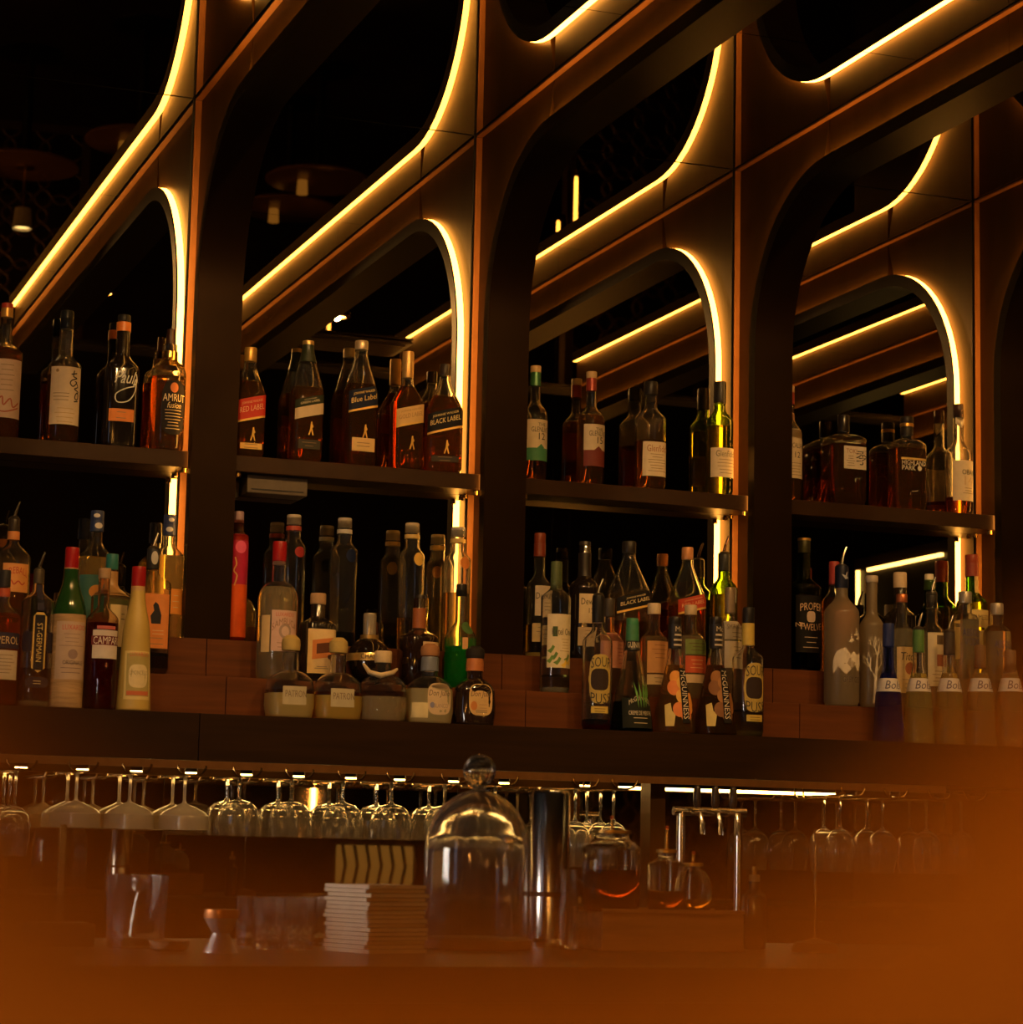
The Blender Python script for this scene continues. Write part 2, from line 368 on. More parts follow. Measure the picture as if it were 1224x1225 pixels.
    def rad(s, z):
        p = s.prof
        for i in range(len(p) - 1):
            if z <= p[i + 1][0]:
                u = 0 if p[i + 1][0] == p[i][0] else (z - p[i][0]) / (p[i + 1][0] - p[i][0]); u = max(0, min(1, u))
                return p[i][1] + (p[i + 1][1] - p[i][1]) * u, p[i][2] + (p[i + 1][2] - p[i][2]) * u
        return p[-1][1], p[-1][2]
    def surf(s, u, z, off):
        r, n = s.rad(z); r += off
        if n > 2.3:
            d = 1 + (s.dr - 1) * max(0, min(1, (r - s.nb) / max(1e-6, s.a - s.nb)))
            x = max(-r * .999, min(r * .999, u)); return (x, -r * d * (1 - (abs(x) / r) ** n) ** (1 / n), z)
        th = u / max(r, .004); d = 1 + (s.dr - 1) * max(0, min(1, (r - s.nb) / max(1e-6, s.a - s.nb))) if s.dr != 1 else 1
        return (r * math.sin(th), -r * d * math.cos(th), z)
    def patch(s, y0, y1, u0, u1, color, name='label', skew=0.0, off=.0007, rough=.6, metal=0, shape='rect', parent=None, nu=14, nv=4, emit=0):
        """a paper label or a printed mark wrapped on the glass; picture rows y0..y1, arc u0..u1 in pixels"""
        k = s.k; v = []; f = []; zc_ = (s.z(y0) + s.z(y1)) / 2; hh = (s.z(y0) - s.z(y1)) / 2; uc = (u0 + u1) / 2 * k; hu = (u1 - u0) / 2 * k
        m = MB()
        if shape == 'rect':
            for j in range(nv + 1):
                for i in range(nu + 1):
                    u = uc + hu * (2 * i / nu - 1); zz = zc_ + hh * (2 * j / nv - 1) + skew * u
                    m.v.append(s.surf(u, zz, off))
            for j in range(nv):
                for i in range(nu):
                    a = j * (nu + 1) + i; m.f.append((a, a + 1, a + nu + 2, a + nu + 1))
        else:
            pts = shape if not isinstance(shape, str) else [(math.cos(2 * math.pi * q / 24), math.sin(2 * math.pi * q / 24)) for q in range(24)]
            if shape == 'oval2': pts = [(math.copysign(abs(c) ** .6, c), math.copysign(abs(d) ** .6, d)) for c, d in pts]
            cxm = sum(p[0] for p in pts) / len(pts); cym = sum(p[1] for p in pts) / len(pts)
            m.v.append(s.surf(uc + cxm * hu, zc_ + cym * hh, off))
            for rr in (.5, 1.0):
                for p in pts: m.v.append(s.surf(uc + (cxm + (p[0] - cxm) * rr) * hu, zc_ + (cym + (p[1] - cym) * rr) * hh + skew * (p[0] * hu), off))
            K = len(pts)
            for i in range(K):
                j = (i + 1) % K; m.f.append((0, 1 + i, 1 + j)); m.f.append((1 + i, 1 + K + i, 1 + K + j, 1 + j))
        s.last = m.build(name, mat(color, rough, metal, .06, 60, spec=.12 if max(color) < .06 else .3), parent or s.t); return s
    def text(s, string, y, h, u=0, color=INK, maxw=None, skew=0.0, off=.0014, shear=0.0, rot90=False, parent=None, metal=0, arc=0.0, spacing=1.0):
        v, f, wd = text_geo(string, shear, spacing); k = s.k; hk = h * k; sx = 1.0
        if maxw and wd * h > maxw: sx = maxw / (wd * h)
        zc_ = s.z(y); m = MB()
        for a, b in v:
            du, dv = a * hk * sx, b * hk
            if rot90: du, dv = b * hk, -a * hk * sx
            uu = u * k + du; m.v.append(s.surf(uu, zc_ + dv + skew * uu - arc * (du * du) / max(1e-6, (maxw or wd * h) * k * .5), off))
        m.f = list(f)
        m.build('lettering', mat(color, .5, metal, .04, 50), parent or (s.last if getattr(s, 'last', None) else s.t), smooth=False); return s
    def lines(s, y0, y1, n, u0, u1, color=(.25, .18, .1)):
        m = MB(); k = s.k
        for j in range(n):
            zc_ = s.z(y0 + (y1 - y0) * j / max(1, n - 1)); wq = (u1 - u0) * (.5 + .5 * random.random()) / 2; uc = (u0 + u1) / 2; b = len(m.v)
            for q in range(7):
                uu = (uc + wq * (2 * q / 6 - 1)) * k
                m.v += [s.surf(uu, zc_ - .0008, .0013), s.surf(uu, zc_ + .0008, .0013)]
            for q in range(6): a = b + q * 2; m.f.append((a, a + 2, a + 3, a + 1))
        m.build('small_print', mat(color, .6, 0, .05, 50), getattr(s, 'last', None) or s.t, smooth=False); return s
    def stroke(s, pts, wpx, color, off=.0014, parent=None, name='brush_stroke'):
        m = MB(); k = s.k; Q = []
        for i in range(len(pts) - 1):            # Catmull-Rom through the picture points
            p0, p1, p2, p3 = pts[max(0, i - 1)], pts[i], pts[i + 1], pts[min(len(pts) - 1, i + 2)]
            for q in range(5):
                t = q / 5; Q.append(tuple(.5 * (2 * b + (c - a) * t + (2 * a - 5 * b + 4 * c - d) * t * t + (3 * b - a - 3 * c + d) * t ** 3) for a, b, c, d in zip(p0, p1, p2, p3)))
        Q.append(pts[-1])
        for i, p in enumerate(Q):
            a = Q[max(0, i - 1)]; b = Q[min(len(Q) - 1, i + 1)]; dx, dy = b[0] - a[0], b[1] - a[1]; L = math.hypot(dx, dy) or 1; nx, ny = -dy / L * wpx / 2, dx / L * wpx / 2
            m.v += [s.surf((p[0] + nx) * k, s.z(p[1] + ny), off), s.surf((p[0] - nx) * k, s.z(p[1] - ny), off)]
        for i in range(len(Q) - 1): m.f.append((2 * i, 2 * i + 1, 2 * i + 3, 2 * i + 2))
        m.build(name, mat(color, .5, 0, .04, 50), parent or getattr(s, 'last', None) or s.t, smooth=False); return s
    def cap(s, y0, y1, wpx, color, name='cap', rough=.35, metal=0.0, taper=1.0, rib=0, dome=0.0, trans=None):
        z1, z0 = s.z(y0), s.z(y1); r = wpx / 2 * s.k; h = z1 - z0
        pr = [(r * .96, z0), (r, z0 + h * .06), (r * taper, z1 - h * .1 - dome * h * .5), (r * taper * .93, z1 - dome * h * .25), (r * taper * (.8 - .3 * dome), z1)]
        mm = trans or mat(color, rough, metal, .08, 60, spec=.3)
        m = MB()
        if rib: m.rings([[((rr if j % 2 else rr * .95) * math.cos(2 * math.pi * j / 36), (rr if j % 2 else rr * .95) * math.sin(2 * math.pi * j / 36), zz) for j in range(36)] for rr, zz in pr])
        else: m.lathe(pr, 24)
        m.build(name, mm, s.t); return s
    def sleeve(s, y0, y1, color, name='neck_sleeve', rough=.35, metal=0.0, off=.0008, extra=0.0):
        zz = [s.z(y1) + (s.z(y0) - s.z(y1)) * q / 6 for q in range(7)]
        m = MB(); seg = 28
        R = []
        for q in zz:
            r, n = s.rad(q); R.append([(x, y, q) for x, y in (sellip(2 * math.pi * (j + .5) / seg, r + off + extra, (r + off + extra), n) for j in range(seg))])
        m.rings(R, close=False); s.last = m.build(name, mat(color, rough, metal, .08, 60), s.t); return s
    def pourer(s, y0, y1, color=(.5, .47, .42), lean=.25):
        z0, z1 = s.z(y1), s.z(y0); h = z1 - z0; r = s.nb * .9
        MB().lathe([(r, z0 - .002), (r * 1.15, z0 + .002), (r * .8, z0 + .008), (.0045, z0 + .010)], 14).build('pourer_collar', mat((.03, .025, .02), .4), s.t)
        MB().tube([(0, 0, z0 + .008), (h * lean * .2, 0, z0 + h * .45), (h * lean, 0, z1)], [.0045, .0038, .0026], 10).build('pourer', mat(color, .22, 1.0), s.t); return s
def striding(b, y0, y1, u, color=GOLDC):     # small gold walking-figure emblem, a few pixels high
    S = [(-.1, 1), (.25, 1), (.3, .65), (.7, .3), (.55, .2), (.25, .35), (.3, 0), (.75, -1), (.45, -1), (.0, -.25), (-.5, -1), (-.85, -1), (-.3, 0), (-.25, .5)]
    return b.patch(y0, y1, u - 4, u + 4, color, 'emblem', shape=S, metal=.6, rough=.35, off=.0012)
CLEAR = (.97, .98, .96); AMBER = (.90, .58, .22); DAMBER = (.76, .43, .14); PALE = (.96, .84, .52); GREENG = (.18, .42, .06); DARKG = (.05, .03, .02)
G_S = 'whisky bottles on the upper shelves'; G_2 = 'bottles on the top tier'; G_1 = 'bottles on the middle tier'; G_0 = 'bottles on the bottom tier'
# ---- upper shelf, first bay
b = Bottle('whisky_bottle', 'clear whisky bottle with red-topped gold foil and pinkish label on upper shelf', 'S', 6, 363, 42, 408, 424, 14, liq=(418, AMBER), gtop=368, group=G_S)
b.cap(363, 369, 14, (.45, .05, .03)).sleeve(369, 380, (.65, .38, .1), 'foil', metal=.5).patch(433, 503, -23, 23, (.60, .44, .32)).lines(440, 470, 6, -12, 14).stroke([(-12, 486), (-4, 478), (-2, 488), (6, 480), (10, 490), (18, 484)], 1.8, (.42, .10, .05)).stroke([(-14, 493), (0, 496), (18, 490)], 1.6, (.42, .10, .05))
b = Bottle('whisky_bottle', 'clear whisky bottle with black brush script on cream label on upper shelf', 'S', 78, 372, 40, 424, 440, 17, liq=(450, DAMBER), gtop=380, group=G_S)
b.cap(372, 394, 16, (.015, .018, .02), rough=.3).patch(442, 511, -21, 21, (.66, .53, .36)).lines(474, 482, 3, -17, 4).lines(492, 508, 4, -17, 16, (.5, .35, .15)).stroke([(5, 451), (13, 449)], 1.5, INK).stroke([(9, 446), (8, 453), (13, 455), (6, 458), (4, 462), (8, 465), (13, 460), (10, 459)], 1.4, INK).stroke([(12, 460), (15, 465), (10, 468), (16, 471), (12, 474), (11, 479), (15, 480), (16, 474), (13, 472)], 1.4, INK).stroke([(10, 483), (16, 482)], 1.6, INK).patch(445, 449, -14, -10, (.3, .2, .1), 'mark', shape='oval', off=.0013)
b = Bottle('whisky_bottle', 'black whisky bottle with orange neck band and looping silver script', 'S', 146, 378, 41, 423, 444, 16, n=3, glass_c=DARKG, opaque=mat((.012, .009, .007), .12, 0, .1, 20, 0, .6), group=G_S, gtop=384, dr=.8)
b.cap(377, 386, 15, (.02, .02, .02)).sleeve(386, 397, (.75, .22, .04), 'neck_band', extra=.001).patch(492, 507, -16, 14, (.70, .23, .05)).text('Paul', 454, 15, 2, (.62, .62, .55), 26, shear=.45, parent=b.t)
b.stroke([(15, 449), (16, 458), (12, 463), (15, 455), (14, 470), (6, 482), (-7, 484), (-9, 475), (1, 468), (13, 464)], 1.3, (.62, .62, .55), parent=b.t).lines(496, 503, 2, -11, 8)
b = Bottle('whisky_bottle', 'amber whisky bottle with gold collar and dark label beside LED edge', 'S', 202, 395, 41, 433, 448, 17, liq=(452, AMBER), gtop=412, group=G_S, curve='r')
b.cap(394, 421, 11, (.03, .012, .008), taper=.85).sleeve(421, 440, (.75, .48, .12), 'gold_collar', rough=.22, metal=1.0, extra=.0012).patch(458, 523, -12, 20, (.018, .014, .014), shape='oval2')
b.text('AMRUT', 479, 9, 4, (.72, .58, .34), 29).text('fusion', 488, 7, 4, (.7, .55, .3), 18, shear=.3).lines(494, 516, 7, -8, 14, (.55, .42, .22)).patch(461, 473, -2, 8, (.62, .2, .06), 'emblem', shape='oval', off=.0012)
# ---- upper shelf, second bay: slanted labels
def striped(lbl, cx, top, capb, base, w, capcol, capw, lab, labcol, text, tcol, plate, liq=DAMBER, sleeve=None, rot=0, metal=.6, cap_rough=.35, low=None, tier='S', name='whisky_bottle', grp=G_S, gc=CLEAR, lv=.32):
    n0 = top + (base - top) * .30; s0 = top + (base - top) * .44
    b = Bottle(name, lbl, tier, cx, top, w, capb + 6, s0, capw * .98, n=4.5, glass_c=gc, liq=(top + (base - top) * lv, liq), gtop=top + 4, rot=rot, group=grp, curve='l')
    b.cap(top, capb, capw, capcol, rough=cap_rough, metal=metal)
    if sleeve: b.sleeve(capb, sleeve[0], sleeve[1])
    b.patch(lab[0], lab[1], -w / 2 + 1, w / 2 - 1, labcol, skew=.26, off=.0009)
    h = lab[1] - lab[0]
    b.text(text, (lab[0] + lab[1]) / 2, h * .25, 0, tcol, w * .82, skew=.26).text('JOHNNIE WALKER', (lab[0] + lab[1]) / 2 - h * .28, h * .15, 0, tcol, w * .7, skew=.26)
    if low: b.patch(lab[1] - 1, lab[1] + low[0], -w / 2 + 1, w / 2 - 1, low[1], 'label_stripe', skew=.26, off=.0010)
    else: b.patch(lab[1] - 1.5, lab[1] + 1, -w / 2 + 1, w / 2 - 1, GOLDC, 'label_stripe', skew=.26, off=.0011, metal=.6)
    my = lab[1] + (base - lab[1]) * .42
    striding(b, my - 8, my + 8, 2, (.42, .25, .05))
    if plate: b.patch(plate[0], plate[1], -w * .36, w * .38, plate[2], 'plate', off=.0009).lines((plate[0] + plate[1]) / 2 - 2, (plate[0] + plate[1]) / 2 + 2, 2, -w * .25, w * .25, (.2, .12, .05))
    return b
striped('square whisky bottle with gold cap and slanted red label', 298, 416, 433, 547, 36, (.75, .46, .12), 15, (478, 504), (.55, .035, .015), 'RED LABEL', (.75, .4, .2), (533, 540, GOLDC))
striped('square whisky bottle with green sleeve and slanted dark green label', 367, 408, 413, 552, 37, (.6, .4, .14), 14, (478, 489), (.025, .03, .015), 'GREEN LABEL', (.6, .5, .3), (529, 540, (.05, .045, .03)), sleeve=(434, (.02, .028, .012)), low=(12, (.55, .42, .25)), lv=.4)
b = striped('square whisky bottle with pale cap and slanted blue label', 431, 408, 419, 556, 38, (.66, .52, .32), 16, (467, 492), (.012, .016, .035), 'Blue Label', (.72, .5, .14), (527, 543, (.62, .42, .16)), lv=.36, liq=(.68, .36, .11))
striped('square whisky bottle with long gold capsule and slanted gold label', 487, 421, 453, 563, 36, (.62, .38, .13), 14, (489, 510), (.62, .40, .15), 'GOLD LABEL', (.35, .2, .06), None, lv=.3)
striped('square whisky bottle with dark cap and slanted black label', 531, 436, 450, 566, 44, (.03, .02, .015), 13, (494, 518), (.012, .011, .012), 'BLACK LABEL', (.75, .58, .22), (549, 556, (.05, .04, .03)), rot=-12, metal=0, liq=(.86, .48, .14), lv=.31)
# ---- upper shelf, third bay
def malt(lbl, cx, top, base, w, capcol, sl, labs, texts, liq, gc=CLEAR, capw=13, corkb=8, n=2, group=G_S, curve='s', nl=.30, sl0=.43, lv=.45, metal=0):
    H = base - top
    b = Bottle('whisky_bottle', lbl, 'S', cx, top, w, top + H * nl, top + H * sl0, capw * .95, liq=(top + H * lv, liq), gtop=top + 3, glass_c=gc, n=n, group=group, curve=curve)
    b.cap(top, top + corkb, capw, capcol, metal=metal)
    if sl: b.sleeve(top + corkb, sl[0], sl[1], rough=.3, metal=.3)
    for L in labs: b.patch(*L[:4], L[4], off=.0008 + .0003 * labs.index(L))
    for T in texts: b.text(*T)
    return b
b = malt('pale whisky bottle with green sleeve and green banded cream label', 640, 438, 574, 30, (.62, .42, .2), (462, (.05, .19, .07)), [(504, 541, -15, 17, CREAM), (538, 553, -15, 17, (.06, .22, .10))], [('THE', 510, 4, 4), ('GLENLIVET', 516, 6, 4, INK, 27), ('12', 524, 8, 4)], (.86, .42, .10), lv=.80)
b.patch(533, 541, -6, 12, (.06, .22, .10), 'label_hill', shape=[(-1, -1), (-.3, .3), (0, 1), (.4, .2), (1, -1)], off=.0013)
b = malt('amber whisky bottle with red sleeve and maroon banded cream label', 707, 445, 579, 33, (.62, .42, .2), (468, (.30, .04, .025)), [(510, 544, -15, 18, CREAM), (541, 560, -15, 18, (.19, .035, .025))], [('THE', 516, 4, 5), ('GLENLIVET', 521, 6, 5, INK, 27), ('15', 529, 8, 6)], DAMBER, lv=.40)
b.patch(536, 544, -6, 14, (.19, .035, .025), 'label_hill', shape=[(-1, -1), (-.4, .2), (0, 1), (.5, .1), (1, -1)], off=.0013)
b = malt('dark amber whisky bottle with wide black cap and low cream label', 778, 457, 585, 35, (.02, .016, .013), None, [(531, 572, -15, 17, CREAM)], [('Glenfiddich', 539, 8, 6, (.3, .1, .05), 34)], DAMBER, capw=17, corkb=16, n=2.8, lv=.56, nl=.24, sl0=.36)
b.lines(546, 566, 7, -10, 14)
b = malt('green glass whisky bottle with black cap and cream label beside LED edge', 861, 457, 592, 31, (.02, .018, .015), None, [(538, 573, -15, 17, CREAM)], [('Glenfiddich', 545, 7.5, 5, (.12, .1, .05), 32)], (.72, .62, .2), gc=(.45, .62, .12), capw=15, corkb=26, n=2.6, nl=.24, sl0=.36, lv=.40)
b.lines(552, 568, 5, -10, 14)
# ---- upper shelf, fourth bay
b = malt('dark whisky bottle half behind the rib with tall cream label', 944, 462, 600, 31, (.6, .42, .2), (484, (.35, .05, .03)), [(515, 574, -12, 16, CREAM)], [('MACALLAN', 535, 6, 2, INK, 25), ('12', 546, 7, 4)], DAMBER, nl=.28, sl0=.42)
b.patch(492, 506, -5, 16, (.6, .3, .16), 'neck_seal', shape=[(-1, 1), (1, 1), (.0, -1)]); b.lines(556, 570, 5, -8, 12)
b = Bottle('whisky_bottle', 'square clear whisky bottle with kanji label on upper shelf', 'S', 1009, 496, 44, 520, 527, 13, n=7, liq=(534, (.70, .36, .10)), gtop=500, group=G_S, curve='r')
b.cap(497, 517, 15, (.02, .016, .012), rough=.2).patch(537, 564, -11, 22, (.66, .56, .42)).text('TOKI', 543, 5.5, -1, (.3, .12, .06), 14).lines(549, 560, 5, -9, 5).text('季', 550, 18, 14, INK)
b = Bottle('whisky_bottle', 'dark amber flat-shouldered whisky bottle with gold-ringed cap', 'S', 1085, 500, 42, 526, 533, 15, n=4.5, dr=.75, liq=(538, (.66, .34, .10)), gtop=504, group=G_S, curve='r')
b.cap(499, 507, 16, (.02, .016, .012)).cap(507, 511, 16.5, (.6, .36, .1), 'cap_ring', metal=.9).cap(511, 522, 15.5, (.02, .016, .012), 'cap_skirt').text('HIGHLAND', 556, 6, 1, (.55, .5, .4), 32, parent=b.t).text('PARK ●', 562, 6, -2, (.55, .5, .4), 26, parent=b.t).patch(550, 552.5, -16, 18, (.55, .38, .12), 'gold_line', metal=.7)
b = Bottle('whisky_bottle', 'pale whisky bottle with white neck seal and large cream label', 'S', 1147, 484, 33, 527, 543, 12.5, liq=(596, (.85, .40, .09)), gtop=490, group=G_S)
b.cap(484, 500, 12, (.06, .025, .015)).patch(500, 513, -7, 7, (.62, .52, .36), 'neck_seal', shape=[(-1, 1), (1, 1), (1, -.2), (0, -1), (-1, -.2)]).patch(553, 601, -16, 18, CREAM).text('OBAN', 567, 6, 5, INK, 20).text('14', 577, 11, 4, (.5, .35, .2)).lines(586, 592, 3, -4, 12)
# ---- top tier
def tall(lbl, cx, top, w, capcol, spot, spotcol, ring, liq=None, name='vodka_bottle'):
    b = Bottle(name, lbl, 2, cx, top, w, top + 28, top + 40, 18, liq=liq, gtop=top + 3, group=G_2, curve='s')
    b.cap(top, top + 12, 17, capcol, rough=.5).patch(spot[0], spot[1], -2, 12, spotcol, 'round_label', shape='oval', rough=.35)
    b.sleeve(top + 14, top + 19, ring, 'neck_ring')
    return b
b = Bottle('liqueur_bottle', 'slim straight bottle fading from pink to orange beside the rib', 2, 284, 612, 25, 636, 642, 13, opaque=None, glass_c=(.95, .45, .30), lhaze=.2, liq=(700, (.98, .22, .03)), gtop=622, group=G_2, rough=0.0)
b.cap(612, 626, 12, (.33, .22, .26)).sleeve(640, 700, (.45, .02, .06), 'pink_coating', rough=.25).sleeve(700, 763, (.72, .10, .015), 'orange_coating', rough=.25).patch(648, 663, -6, 8, (.75, .10, .22), 'round_label', shape='oval', off=.0016).lines(653, 658, 2, -4, 5, (.25, .02, .06)).stroke([(-6, 668), (-4, 676), (-7, 684), (-3, 690), (-6, 702)], 1.6, (.62, .32, .08), off=.0022)
tall('tall clear vodka bottle with red ring and red round label', 350, 616, 31, (.42, .36, .28), (655, 668), (.32, .03, .03), (.35, .05, .03))
tall('tall clear vodka bottle with dark blue round label', 411, 620, 33, (.42, .36, .28), (658, 674), (.012, .018, .05), (.45, .42, .36), liq=(757, (.12, .14, .35)))
tall('tall clear vodka bottle with yellow round label', 492, 626, 31, (.5, .4, .25), (662, 678), (.68, .42, .08), (.55, .38, .12), liq=(740, (.97, .86, .55)))
tall('tall clear vodka bottle with orange round label beside LED edge', 547, 631, 32, (.45, .40, .33), (667, 682), (.70, .24, .05), (.55, .38, .12), liq=(710, (.98, .9, .6)))
b = Bottle('whisky_bottle', 'flask-shouldered amber whisky bottle with pourer and red dragon-coloured label', 2, 14, 624, 44, 648, 668, 14, liq=(690, AMBER), gtop=628, group=G_2)
b.pourer(600, 622).cap(620, 636, 14, (.04, .03, .02)).sleeve(636, 646, (.65, .25, .07), 'neck_band').patch(676, 710, -14, 20, (.70, .32, .10)).text('FIREBALL', 684, 8, 3, (.5, .06, .02), 30, arc=.3).stroke([(-9, 700), (-4, 696), (0, 701), (5, 697), (10, 701), (14, 698)], 1.6, (.5, .06, .02))
b = Bottle('rum_bottle', 'clear rum bottle with blue and white patterned capsule beside rib-side pourers', 2, 114, 612, 44, 648, 672, 15, liq=(668, (.97, .82, .42)), lhaze=.14, gtop=616, group=G_2, n=2.6)
b.cap(611, 623, 16, (.03, .045, .12), rib=1).sleeve(623, 636, (.025, .04, .11), 'capsule', extra=.001).patch(615, 620, -6, 2, (.6, .58, .55), 'print', shape='oval', off=.003).patch(626, 633, -4, 6, (.6, .58, .55), 'print', shape='oval', off=.0022).patch(690, 742, -20, 21, (.05, .16, .15)).patch(702, 718, -10, 8, (.62, .28, .06), 'print', shape='oval', off=.0012)
b = Bottle('rum_bottle', 'clear glowing rum bottle with patterned capsule against LED edge', 2, 201, 617, 39, 650, 668, 14, liq=(666, (.97, .84, .42)), lhaze=.2, gtop=621, group=G_2, n=2.4)
b.cap(616, 628, 15, (.03, .04, .11), rib=1).sleeve(628, 641, (.025, .035, .10), 'capsule', extra=.001).patch(620, 625, -3, 4, (.6, .58, .55), 'print', shape='oval', off=.003).patch(631, 637, -6, 3, (.6, .58, .55), 'print', shape='oval', off=.0022).patch(706, 736, -6, 16, (.78, .30, .05)).lines(714, 728, 3, 2, 12, (.7, .5, .3))
b = Bottle('whisky_bottle', 'glowing pale whisky bottle with brown-red capsule and two cream labels', 2, 645, 638, 30, 688, 702, 14, liq=(748, (.96, .76, .22)), lhaze=.5, gtop=642, group=G_2)  # high liquid haze stands in for light glowing through the whisky
b.cap(638, 650, 14, (.22, .045, .018)).sleeve(650, 666, (.21, .038, .014), 'capsule').patch(702, 738, -10, 15, CREAM).text("Dewar's", 714, 8, 3, INK, 24).lines(722, 730, 3, -4, 12).patch(747, 769, -13, 14, (.62, .46, .2)).lines(752, 762, 3, -8, 10)
b = Bottle('whisky_bottle', 'near-black whisky bottle with long dark capsule and cream label', 2, 699, 648, 37, 688, 704, 15, glass_c=(.10, .06, .04), opaque=mat((.014, .010, .008), .08, 0, .1, 20, 0, .8), gtop=652, group=G_2)
b.cap(648, 662, 14, (.03, .022, .016)).sleeve(662, 690, (.02, .015, .012), 'capsule').patch(712, 747, -13, 15, CREAM).text("Dewar's", 721, 8, 2, INK, 25).text('12', 732, 6, 2).patch(752, 774, -14, 8, (.55, .42, .28)).lines(756, 764, 3, -8, 4)
striped('large square whisky bottle with slanted black label on top tier', 752, 648, 662, 790, 46, (.02, .016, .013), 17, (712, 730), (.012, .011, .012), 'BLACK LABEL', (.72, .58, .3), None, tier=2, grp=G_2, metal=0, lv=.68)
striped('square whisky bottle with slanted red label on top tier', 822, 655, 670, 795, 38, (.55, .25, .1), 14, (715, 732), (.45, .05, .02), 'RED LABEL', (.75, .4, .2), None, tier=2, grp=G_2, metal=.2, liq=(.85, .42, .1), lv=.5)
b = Bottle('whisky_bottle', 'bright green whisky bottle with pourer against LED edge', 2, 866, 663, 33, 690, 706, 15, glass_c=(.42, .70, .10), liq=(712, (.80, .72, .25)), gtop=666, group=G_2)
b.cap(663, 684, 15, (.03, .03, .025)).pourer(641, 664, (.12, .06, .04)).patch(704, 722, -2, 11, (.35, .36, .28)).lines(708, 718, 4, 0, 9)
b = Bottle('whisky_bottle', 'black whisky bottle with gold cap rim and bold lettered black label', 2, 962, 645, 39, 690, 704, 15, glass_c=(.04, .12, .03), opaque=None, liq=(700, (.05, .04, .02)), gtop=650, group=G_2, n=2.4)
b.cap(645, 662, 15, (.05, .05, .02), metal=.5).cap(644, 647, 16, (.65, .42, .12), 'cap_rim', metal=.9).patch(714, 782, -17, 17, (.012, .011, .010)).text('PROPER', 727, 9, 1, (.60, .40, .26), 29, arc=.12).text('TWELVE', 752, 8, 0, (.60, .40, .26), 29, arc=-.12).text('No', 749, 5, -13, (.6, .4, .26)).patch(733, 746, -6, 5, (.55, .42, .34), 'crest', shape='oval2', off=.0012).lines(764, 776, 3, -12, 12, (.5, .4, .3))
b = Bottle('cream_liqueur_bottle', 'dark liqueur bottle with tall cream cap behind the tan-label vodka', 2, 1077, 685, 36, 725, 738, 16, glass_c=DARKG, opaque=mat((.016, .011, .008), .15, 0, .1, 20, 0, .6), gtop=690, group=G_2)
b.cap(685, 704, 16, (.60, .46, .30))
b = Bottle('vodka_bottle', 'amber bottle with red capsule hidden behind the frosted goose vodka', 2, 998, 672, 30, 705, 722, 13, liq=(715, DAMBER), gtop=676, group=G_2)
b.cap(672, 700, 13, (.32, .04, .03)).patch(735, 790, -15, 15, (.62, .2, .05))
b = Bottle('wine_bottle', 'dark green bottle with white capsule behind the middle-tier vodkas', 2, 1112, 688, 32, 722, 740, 13, glass_c=(.08, .2, .04), gtop=694, group=G_2, liq=(730, (.2, .15, .05)))
b.cap(687, 706, 11, (.66, .58, .42))
b = Bottle('whisky_bottle', 'green whisky bottle with red capsule and cream name label', 2, 1163, 664, 38, 706, 724, 15, glass_c=(.22, .50, .06), liq=(722, (.75, .62, .2)), gtop=668, group=G_2)
b.cap(664, 674, 16, (.30, .05, .02)).sleeve(674, 690, (.28, .045, .02), 'capsule', extra=.0006).patch(686, 710, -1, 8, (.62, .42, .15), 'neck_label').patch(731, 752, -14, 17, (.62, .47, .18)).text('JAMESON', 741, 8, 4, INK, 28).patch(756, 790, -14, 17, (.55, .42, .2))
# ---- middle tier
b = Bottle('rum_bottle', 'clear bottle with pourer and orange label showing a dark bird shape', 1, 181, 660, 44, 684, 700, 15, liq=(782, (.80, .5, .2)), gtop=664, group=G_1, n=3.2)
b.cap(656, 682, 15, (.03, .03, .035)).pourer(638, 658).patch(660, 676, -4, 5, (.5, .48, .45), 'print', shape='oval', off=.0028).patch(712, 777, -14, 18, (.66, .24, .06)).patch(722, 748, -5, 9, (.03, .03, .04), 'print', shape=[(-.2, 1), (.3, .8), (.9, -.2), (.8, -1), (-.8, -1), (-1, -.3), (-.4, .2), (-.6, .7)], off=.0013).lines(756, 760, 2, -2, 12, (.7, .5, .3)).lines(765, 772, 2, -6, 12)
b = Bottle('liqueur_bottle', 'clear bottle with teal cap and pale yellow label behind the dark red aperitif', 1, 132, 663, 46, 700, 716, 15, liq=(718, (.95, .80, .4)), lhaze=.16, gtop=668, group=G_1)
b.cap(663, 682, 15, (.03, .17, .16)).sleeve(684, 714, (.42, .24, .09), 'neck_wrap').patch(725, 775, -4, 20, (.68, .56, .3)).lines(736, 742, 2, 8, 17, INK).patch(700, 735, -28, -12, (.04, .2, .18), 'side_label')
b = Bottle('sambuca_bottle', 'clear round-shouldered bottle with red cap and pinkish round-printed label', 1, 333, 648, 48, 696, 716, 17, liq=(703, (.98, .86, .55)), lhaze=.2, gtop=652, group=G_1, curve='r')
b.cap(648, 672, 17, (.33, .012, .012), rough=.3).cap(671, 676, 16, (.5, .35, .3), 'cap_ring').patch(732, 781, -13, 22, (.58, .38, .30)).text('LUXARDO', 737, 4.5, 4, (.5, .1, .06), 24).text('SAMBUCA', 745, 8, 4, (.28, .16, .1), 33, arc=.5).patch(748, 766, -4, 12, (.35, .25, .2), 'print', shape='oval', off=.0012).patch(751, 763, -1, 9, (.58, .42, .33), 'print', shape='oval', off=.0017).lines(771, 776, 2, -6, 14, (.28, .16, .1)).patch(738, 782, -27, -15, (.62, .44, .2), 'back_label')
b = Bottle('liqueur_bottle', 'dark liqueur bottle with cork cap and tilted orange square on cream label', 1, 379, 710, 42, 738, 748, 18, glass_c=DARKG, opaque=mat((.012, .009, .007), .12, 0, .1, 20, 0, .7), gtop=714, group=G_1, n=3)
